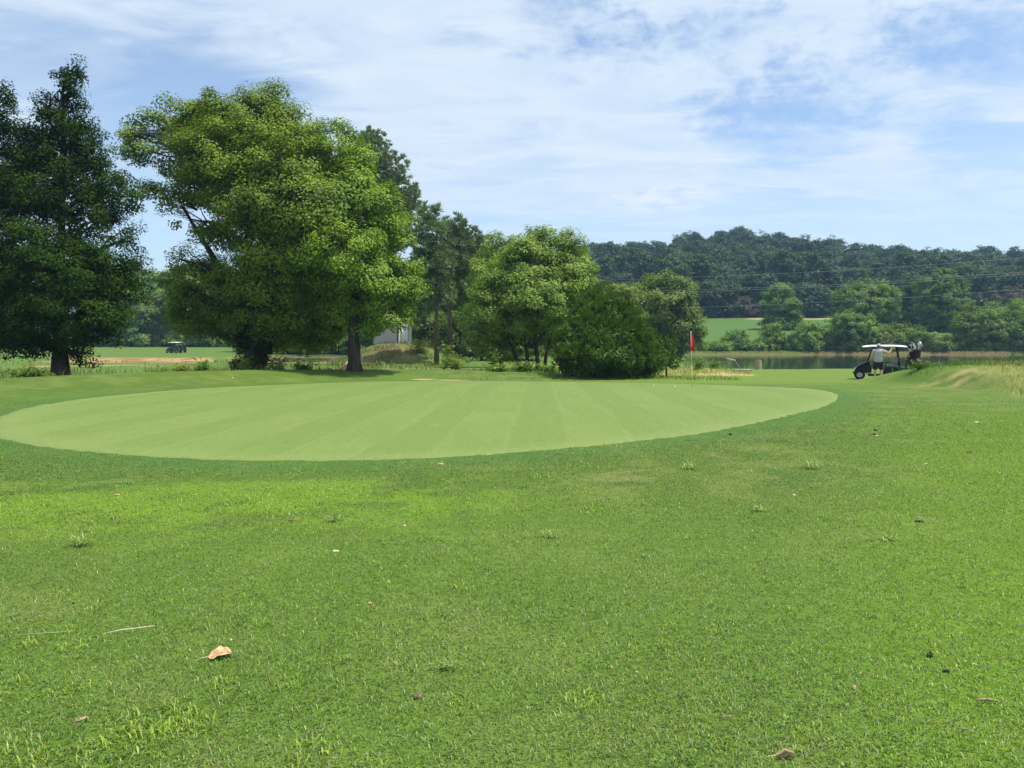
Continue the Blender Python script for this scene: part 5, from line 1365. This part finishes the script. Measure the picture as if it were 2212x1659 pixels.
MB().lathe([(.037, -.014), (.042, -.010), (.042, .010), (.037, .014)], Matrix.Translation((-.322, .045, .935)) @ Matrix.Rotation(R(20), 4, 'X'), 16).build('wristwatch', M_BLACK, man, smooth=True)
for sx, (ax, ay) in ((-1, (-.145, .045)), (1, (.17, .035))):
    MB().ball((ax, ay, .055), (.052, .14, .055), 12, 8, Matrix.Rotation(-sx * R(14) * 1.0, 4, 'Z')).build('shoe', M_BLACK, man, smooth=True)

# ------------------------------------------------------------------ flag on the green
fp = spot_on(1496, 839.5)
fl = thing('golf_flag', 'red golf flag hanging limp on a white and yellow pole in the green', 'flag', fp)
ht = 2.13
lean_ = Vector((-.09, 0, ht))
MB().tube([(0, 0, -.1), lean_ * .40], .011, 10).build('lower_pole', M_YPOLE, fl, smooth=True)
MB().tube([lean_ * .40, lean_], .0105, 10).ball(lean_ + Vector((0, 0, .015)), .022, 10, 8).build('upper_pole', M_WHITE, fl, smooth=True)
mb = MB(); V = []; nu, nv = 13, 9
for j in range(nv):
    q = j / (nv - 1)
    for i in range(nu):
        s_ = i / (nu - 1)
        wd = (.145 * math.sin(min(1, q * 1.5 + .12) * math.pi / 2)) * (1 if q < .85 else 1 - .4 * (q - .85) / .15)
        zz_ = ht - .03 - q * (.60 + .10 * s_) + .05 * s_ * (1 - q)
        fold = .045 * math.sin(s_ * 9.0 + q * 1.2) * (.3 + q)
        V.append((lean_.x * zz_ / ht - .045 * q + s_ * wd, fold, zz_))
Fc = [(j * nu + i, j * nu + i + 1, (j + 1) * nu + i + 1, (j + 1) * nu + i) for j in range(nv - 1) for i in range(nu - 1)]
ob = mb._add(V, Fc).build('flag_cloth', M_RED, fl, smooth=True)
so = ob.modifiers.new('thick', 'SOLIDIFY'); so.thickness = .004
MB().lathe([(.054, -.12), (.054, .016), (.050, .016), (.050, -.12)], None, 20).build('cup', M_WHITE, fl)

# ------------------------------------------------------------------ shed on its mound
sx_, sd_ = 848, 76.5
sb = stand(sx_, sd_); sb.z = place(848, 742.5, 75.3).z - .02
shed = thing('shed', 'pale metal shed on the earth mound, one side shaded grey and one lit white', 'shed', sb, R(-40))
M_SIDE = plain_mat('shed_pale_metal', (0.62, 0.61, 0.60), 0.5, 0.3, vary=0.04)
M_SHADE_ROOF = plain_mat('shed_shade_and_roof_grey', (0.37, 0.34, 0.33), 0.6, 0.3, vary=0.04)  # grey with the side wall's shade painted in, also the roof colour
def ribbed(mb, x0, x1, y_, z0, z1, axis='x', step=.15, dep=.012):
    n = max(1, int(round((x1 - x0) / step)))
    for i in range(n):
        a = x0 + (i + .5) * (x1 - x0) / n
        if axis == 'x': mb.box((a, y_ - dep / 2, (z0 + z1) / 2), (.035, dep, z1 - z0))
        else: mb.box((y_ + dep / 2, a, (z0 + z1) / 2), (dep, .035, z1 - z0))
w_, dp_, hh = 3.5, 1.75, 2.45
mb = MB().box((0, 0, hh / 2), (w_, dp_, hh)); ribbed(mb, -w_ / 2 + .1, .25, -dp_ / 2, .06, hh - .05); ribbed(mb, -dp_ / 2 + .1, dp_ / 2 - .1, w_ / 2, .06, hh - .05, 'y')
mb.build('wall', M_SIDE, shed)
MB().box((-.02, -dp_ / 2 - .03, 1.2), (w_ - .2, .03, 2.3)).build('side_shade_panel', M_SHADE_ROOF, shed, bevel=.005)  # shade on this side of the shed painted as a grey sheet
MB().box((w_ / 2 + .01, -dp_ / 2 - .01, 1.22), (.10, .10, 2.44)).build('corner_post', M_BLACK, shed)
dr = MB().box((w_ / 2 + .03, -.05, 1.06), (.04, .85, 2.05)).build('door', M_ROOFP, shed, bevel=.008)
MB().box((w_ / 2 + .07, -.36, 1.0), (.05, .04, .12)).build('handle', M_BLACK, dr)
MB().box((w_ / 2 + .035, -.50, 1.06), (.03, .04, 2.1)).box((w_ / 2 + .035, .40, 1.06), (.03, .04, 2.1)).box((w_ / 2 + .035, -.05, 2.11), (.03, .94, .04)).build('door_frame', M_BLACK, shed)
MB().prism([(-w_ / 2 - .12, hh), (0, hh + .42), (w_ / 2 + .12, hh), (w_ / 2 + .12, hh - .05), (0, hh + .36), (-w_ / 2 - .12, hh - .05)], -dp_ / 2 - .12, dp_ / 2 + .12).build('roof', M_SHADE_ROOF, shed)
MB().box((0, 0, -.45), (w_ - .1, dp_ - .1, .92)).build('footing', M_CONC, shed)

# ------------------------------------------------------------------ small things about the course
def cable(label, pts, r=.011):
    P = []
    for (a, b_) in zip(pts[:-1], pts[1:]):
        n = 14
        for i in range(n + (b_ is pts[-1])):
            q = i / n
            P.append(a.lerp(b_, q))
    tag(MB().tube(P, r, 6).build('power_line', M_CABLE), label, 'cable', 'overhead power lines')
def cable_px(label, l):
    cable(label, [place(*p) for p in l])
cable_px('topmost overhead power line crossing before the hill wood', [(700, 622, 140), (1000, 619, 118), (1290, 606, 104), (1600, 595, 91), (1900, 580, 80), (2212, 557, 70), (2500, 533, 62)])
cable_px('upper of the two close middle power lines over the pond', [(700, 640, 140), (900, 636, 125), (1480, 627, 96), (1850, 613, 82), (2212, 588, 70), (2500, 562, 62)])
cable_px('lower of the two close middle power lines over the pond', [(700, 643, 139), (900, 639, 124), (1480, 631, 95), (1850, 617, 81), (2212, 593, 69), (2500, 567, 61)])
cable_px('lowest overhead power line, passing across the light green tree', [(700, 672, 140), (900, 670, 125), (1380, 668, 100), (1600, 661, 92), (1900, 647, 80), (2212, 625, 70), (2500, 602, 62)])

def prop(name, label, cat, at, fn, rz=0.0, group=None):
    tr = thing(name, label, cat, at, rz, group); fn(tr); return tr
def pennant(tr):
    MB().tube([(0, 0, -.1), (0, 0, 2.1)], .018, 8).build('pole', M_WOODL, tr)
    V = [(0, 0, 2.1), (.28, .05, 1.85), (.30, .02, 1.55), (0.03, 0, 1.45)]
    ob = MB()._add(V, [(0, 1, 2, 3)]).build('flag_cloth', M_ROOFP, tr); ob.modifiers.new('thick', 'SOLIDIFY').thickness = .01
prop('pennant', 'small white pennant on a thin pole in the shade beyond the trunks', 'flag', stand(617, 84), pennant)
def birdbox(tr):
    MB().tube([(0, 0, -.2), (0, 0, 2.3)], .045, 8).tube([(.18, 0, -.2), (.18, 0, 2.0), (.0, 0, 2.35)], .035, 8).build('post', M_WOODL, tr)
    MB().box((-.15, 0, 2.38), (.75, .3, .06)).build('crossbar', M_WOODL, tr)
prop('wooden_post', 'pale wooden post with a short crossbar in the shade between the trunks', 'post', stand(655, 86), birdbox)
def stake(tr): MB().tube([(0, 0, -.2), (.01, 0, .62)], .022, 8).build('shaft', M_LOG, tr)
prop('stake', 'dark stake standing in the rank grass below the clay lip', 'stake', stand(312, 58), stake)
def wstake(tr): MB().box((0, 0, .6), (.05, .05, 1.5)).build('shaft', M_WHITE, tr, bevel=.008)
prop('stake', 'thin white stake beside the bare straight trunk', 'stake', stand(780, 43.8), wstake)
def rock(tr):
    me = MB().ball((0, 0, .12), (.55, .4, .42), 10, 6)
    for v in me.bm.verts:
        v.co += Vector([random.uniform(-.05, .05) for _ in range(3)]); v.co.x *= 1 - .55 * max(0, v.co.z) ; v.co.y *= 1 - .5 * max(0, v.co.z)
    me.build('boulder_body', M_STONE, tr)
prop('stone', 'tan pointed stone lying in the weeds below the white stake', 'stone', stand(747, 43.0), rock).scale = (.5, .5, .55)
def log(tr):
    MB().tube([(-1.1, 0, .12), (-.5, .1, .45), (.1, 0, .62), (.5, .1, .30), (1.2, .2, .25)], [.10, .16, .17, .20, .24], 10).build('log_trunk', M_LOG, tr, smooth=True)
    MB().tube([(1.0, .2, .35), (1.6, .15, .75), (2.0, .1, 1.2)], [.24, .30, .34], 12).build('broken_end', M_STONE, tr, smooth=True)
    MB().tube([(.2, .0, .55), (.35, .0, .15)], .04, 6).tube([(-.6, .1, .4), (-1.2, .3, .3), (-1.6, .2, .1)], .035, 6).build('branch', M_LOG, tr)
prop('fallen_log', 'dark broken fallen log beside the bare straight trunk', 'log', stand(712, 50), log).scale = (.62, .62, .62)
def plank(tr):
    s = 50 / FPX
    MB().box((-.40, 0, .92), (.62, .16, .07), Matrix.Rotation(R(12), 4, 'Y')).build('plank_top', M_WOODL, tr, bevel=.01)
    MB().box((.12, 0, .48), (.95, .07, .06), Matrix.Rotation(R(56), 4, 'Y')).build('leg', M_WOODO, tr, bevel=.01)
    MB().box((.45, 0, .25), (.40, .05, .05), Matrix.Rotation(R(-50), 4, 'Y')).build('brace', M_WOODO, tr, bevel=.01)
pk = stand(1592, 53); prop('bench_frame', 'pale bent plank on slanting legs at the pond edge by the little heap', 'plank', pk, plank)
def stump(tr):
    MB().lathe([(.36, -.2), (.34, .1), (.33, .95), (.30, 1.02), (.001, 1.03)], None, 14).build('post_body', M_WOODO, tr, smooth=False)
    MB().lathe([(.34, 1.035), (.34, 1.06), (.001, 1.07)], None, 14).build('cap', M_STONE, tr)
prop('mooring_post', 'thick wooden post at the pond edge with a flat reddish top', 'post', stand(1639, 62.0), stump).scale = (.72, .72, .72)
def slab(tr): MB().box((0, 0, .06), (1.2, .8, .14)).build('slab_top', M_CONC, tr, bevel=.02)
prop('concrete_slab', 'small pale concrete slab at the pond edge by the bent plank', 'slab', stand(1604, 57), slab)
for i, (px, py, lab) in enumerate(((1412, 834.5, 'white golf ball on the green, the one farther from the flag pole'), (1458, 836, 'white golf ball on the green, the one nearer the flag pole'), (503, 817, 'white golf ball on the bank before the ivy-clad trunk'))):
    at = spot_on(px, py); b_ = MB().ball((0, 0, .021), .0235, 14, 10).build('golf_ball', M_ROOFP, smooth=True, loc=at)
    tag(b_, lab, 'golf ball')
p_ = stand(1088, 58); tag(MB().box((0, 0, .35), (.30, .04, .40)).tube([(0, .03, -.1), (0, .03, .4)], .02, 6).build('marker_board', M_ROOFP, loc=p_), 'tiny white marker board on the bank behind the tall upright weed', 'sign')

# ------------------------------------------------------------------ litter on the turf
def dry_mat(name, a, b_): return plain_mat(name, a, 0.9, 0.1, vary=0.15, scale=60, col2=b_)
M_LEAF = dry_mat('dry_leaf', (0.42, 0.27, 0.15), (0.60, 0.42, 0.25)); M_BARK = dry_mat('bark_chip', (0.30, 0.22, 0.13), (0.44, 0.33, 0.21))
M_CLOD = dry_mat('dark_clod', (0.016, 0.024, 0.022), (0.03, 0.036, 0.03)); M_SHELL = dry_mat('brown_shell', (0.10, 0.075, 0.045), (0.22, 0.16, 0.10)); M_TWIG = dry_mat('grey_twig', (0.20, 0.14, 0.10), (0.34, 0.26, 0.18))
M_PALE = dry_mat('pale_litter', (0.55, 0.46, 0.32), (0.70, 0.60, 0.45))
def curled_leaf(name, label, px, py, size, rz, mat, seed, wid=.5, curl=.35, cat='dead leaf', tilt=(-10, -6)):
    at = spot_on(px, py); g = G(seed)
    nu, nv = 15, 11; V = []
    for j in range(nv):
        v_ = j / (nv - 1) * 2 - 1
        for i in range(nu):
            u_ = i / (nu - 1) * 2 - 1
            hw = wid * (max(0.0, 1 - abs(u_) ** 2.2)) ** .6 * (1 + .16 * math.sin(u_ * 9 + 1))
            y_ = v_ * hw
            z_ = curl * (abs(v_) ** 1.6) * .5 * (hw / wid) + .13 * math.sin(u_ * 3.1 + 1.0) + .05 * math.sin(7 * u_ + 4 * v_) - .30 * max(0.0, 1 - abs(v_) / .30) * (hw / wid)
            V.append((u_ * .5, y_ * .5 * 2 * .5, z_ * .5))
    mb = MB()._add([Vector(v) * size for v in V], [(j * nu + i, j * nu + i + 1, (j + 1) * nu + i + 1, (j + 1) * nu + i) for j in range(nv - 1) for i in range(nu - 1)])
    root = thing(name, label, cat, at + Vector((0, 0, .010 + size * .08)), rz)
    ob = mb.build('blade', mat, root, smooth=True); ob.modifiers.new('thick', 'SOLIDIFY').thickness = .0012
    MB().tube([Vector((-.5, 0, .02)) * size, Vector((-.72, .02, .0)) * size, Vector((-.98, -.02, -.06)) * size], [.0018, .0014, .0009], 6).build('stalk', M_PALE, root)
    root.rotation_euler = (R(tilt[0]), R(tilt[1]), rz)
    return root
curled_leaf('dead_leaf', 'large curled tan dead leaf with a long stalk lying on the short turf', 475, 1423, .118, R(22), M_LEAF, 3, .56, .55, tilt=(20, -4))
curled_leaf('dead_leaf', 'rolled brown dead leaf near the bottom edge, below the bark chip on twigs', 1697, 1641, .075, R(-10), M_BARK, 4, .32, .9)
def chip(label, px, py, L, W, H, rz, mat, name='bark_chip', cat='bark chip', group=None):
    at = spot_on(px, py); mb = MB().ball((0, 0, H * .35), (L / 2, W / 2, H / 2), 9, 6)
    for v in mb.bm.verts: v.co += Vector((random.uniform(-.1, .1) * L, random.uniform(-.14, .14) * W, random.uniform(-.12, .12) * H))
    o = mb.build(name, mat, loc=at); o.rotation_euler = (0, 0, rz)
    tag(o, label, cat, group)
def twig(label, px, py, L, rz, mat, r=.004, name='twig'):
    at = spot_on(px, py); h = L / 2
    o = MB().tube([(-h, 0, .014), (-h * .3, .01 * L, .020), (h * .4, -.02 * L, .018), (h, .02 * L, .014)], [r * .7, r, r, r * .6], 7).build(name, mat, loc=at, smooth=True)
    o.rotation_euler = (0, 0, rz); tag(o, label, 'twig' if name == 'twig' else 'grass stalk')
chip('pinkish flat bark chip beside the big crabgrass clump', 175, 1561, .060, .022, .016, R(38), M_BARK)
chip('small beige chip just above the large dead leaf', 498, 1386, .020, .015, .012, 0, M_PALE)
chip('dark mushroom-like husk with a pale rim in the middle of the turf', 903, 1509, .040, .030, .024, 0, M_SHELL, 'husk', 'husk')
chip('small orange-brown husk above and past the dark mushroom-like husk', 1086, 1434, .024, .020, .018, 0, M_SHELL, 'husk', 'husk')
chip('tiny beige nut shell by the crabgrass, below the bright spot of turf', 1321, 1447, .022, .014, .012, R(60), M_BARK)
chip('tiny curled tan chip next to the beige nut shell', 1376, 1456, .024, .012, .012, R(-50), M_PALE)
chip('dark green-black oval goose dropping, the largest of the two', 2009, 1421, .052, .028, .026, R(55), M_CLOD, 'goose_dropping', 'dropping', 'goose droppings')
chip('flatter dark goose dropping below the large oval one', 2044, 1456, .042, .022, .016, R(-8), M_CLOD, 'goose_dropping', 'dropping', 'goose droppings')
chip('flat black goose dropping alone higher up the slope', 1985, 1128, .085, .035, .020, R(0), M_CLOD, 'goose_dropping', 'dropping', 'goose droppings')
chip('upright tan wood chip between the turf middle and the droppings', 1845, 1490, .040, .016, .022, R(70), M_BARK)
chip('slim beige chip just past the flatter dropping', 2108, 1440, .036, .012, .012, R(-55), M_PALE)
twig('thick pale twig near the picture edge below the droppings', 2132, 1522, .085, R(-4), M_TWIG, .006)
twig('thin purplish twig among crabgrass near the bottom', 1572, 1560, .07, R(8), M_TWIG, .0025)
twig('thin greenish twig in the bottom corner turf', 2092, 1588, .08, R(-38), M_TWIG, .003)
twig('long pale fallen grass stalk lying on the turf above the dead leaf', 280, 1367, .26, R(28), M_PALE, .0028, 'grass_stalk')
twig('long greenish fallen grass stalk at the picture edge beside the pale one', 90, 1378, .30, R(15), plain_mat('green_stalk', (.17, .27, .09)), .004, 'grass_stalk')
for i, (px, py, L, mat, nm, lab) in enumerate((
    (253, 1071, .07, M_LEAF, 'leaf_scrap', 'tan leaf scrap, highest of those in the bright crabgrass'), (329, 1077, .05, M_SHELL, 'leaf_scrap', 'brown leaf scrap just past the highest tan one'), (245, 1121, .07, M_SHELL, 'leaf_scrap', 'brown leaf scrap beside the leaning grass stem in the bright crabgrass'),
    (188, 1150, .055, M_SHELL, 'leaf_scrap', 'dark leaf scrap at the lower end of the bright crabgrass'), (338, 1104, .05, M_SHELL, 'leaf_scrap', 'small dark leaf scrap between the bright crabgrass and the mown turf'), (632, 1126, .07, M_SHELL, 'leaf_scrap', 'dark slim leaf scrap just below the bright crabgrass tongue'),
    (874, 1137, .05, M_LEAF, 'leaf_scrap', 'tan oval leaf scrap between the two pale weed rosettes'), (725, 1192, .055, M_PALE, 'leaf_scrap', 'pale leaf scrap under the pale rosette, mid turf'), (785, 1222, .04, M_SHELL, 'leaf_scrap', 'small dark leaf scrap below the pale mid-turf scrap'),
    (799, 1304, .035, M_LEAF, 'leaf_scrap', 'lone tan leaf scrap in the plain turf above the husks'), (993, 1302, .03, M_SHELL, 'leaf_scrap', 'little dark leaf scrap level with the lone tan one'), (158, 1304, .03, M_CLOD, 'leaf_scrap', 'blackish leaf scrap above the long stalks'),
    (952, 1004, .08, M_LEAF, 'leaf_scrap', 'tan leaf scrap in the crabgrass just below the green edge'), (622, 957, .10, M_SHELL, 'leaf_scrap', 'dark leaf scrap lying on the putting green itself'), (1893, 943, .10, M_LEAF, 'leaf_scrap', 'tan leaf scrap next to the three dark clods up the slope'), (2095, 977, .13, M_SHELL, 'leaf_scrap', 'brown curled leaf scrap on the knoll foot slope'),
    (2110, 914, .12, M_PALE, 'leaf_scrap', 'pale leaf scrap high on the knoll foot slope'), (1754, 1054, .06, M_SHELL, 'leaf_scrap', 'brown leaf scrap below the spiky pale rosette'), (1715, 1070, .05, M_PALE, 'leaf_scrap', 'pale leaf scrap below the spiky pale rosette'), (2000, 1003, .05, M_PALE, 'leaf_scrap', 'yellowish leaf scrap alone on the open slope'))):
    chip(lab, px, py, L, L * .5, L * .3, (i * 1.3) % 3.1, mat, nm, 'leaf scrap', 'scraps of dead leaf on the turf')
for px, py, lab in ((1891, 931, 'upper dark clod near the tan scrap on the slope'), (1889, 940, 'lower dark clod next to the tan scrap on the slope'), (1578, 940, 'dark clod close to the edge of the green')):
    chip(lab, px, py, .065, .05, .035, 0, M_CLOD, 'clod', 'clod', 'dark clods')
# pale rosettes of coarse grass
def rosette(label, px, py, rad, n, seed):
    at = spot_on(px, py); g = G(seed); b_ = Blades()
    a = g.uniform(0, 6.28, n); q = rad * .35 * g.random(n); x = at.x + np.cos(a) * q * 1.6; y = at.y + np.sin(a) * q
    b_.add(*blades(x, y, ground(x, y), g.uniform(.6, 1.2, n) * rad, g.uniform(.006, .010, n) * (1 + at.y * .03), g.uniform(.55, 1.35, n), g, np.array([(.25, .34, .11)]) * g.uniform(.7, 1.3, (n, 1))))
    tag(b_.build('weed_rosette'), label, 'weed', 'pale coarse weed rosettes')
rosette('pale spiky weed rosette of separate upright blades in mid turf', 1190, 1163, .10, 26, 1)
rosette('pale weed rosette on the rise, below the curve of the green', 1490, 1014, .16, 34, 2)
rosette('pale spiky weed rosette further along the rise towards the knoll', 1755, 1013, .17, 40, 3)
rosette('sprawling pale weed rosette above the dark mushroom-like husk', 968, 1450, .085, 20, 4)
rosette('faint pale weed rosette below the bright crabgrass tongue', 722, 1127, .11, 26, 5)
rosette('pale sprawling weed rosette at the low end of the bright crabgrass', 175, 1180, .13, 40, 6)
rosette('pale weed rosette in the turf beside long crabgrass, mid slope', 1640, 1105, .11, 24, 7)
rosette('pale flattened weed rosette at the far edge of the slope turf', 1920, 1168, .10, 22, 8)
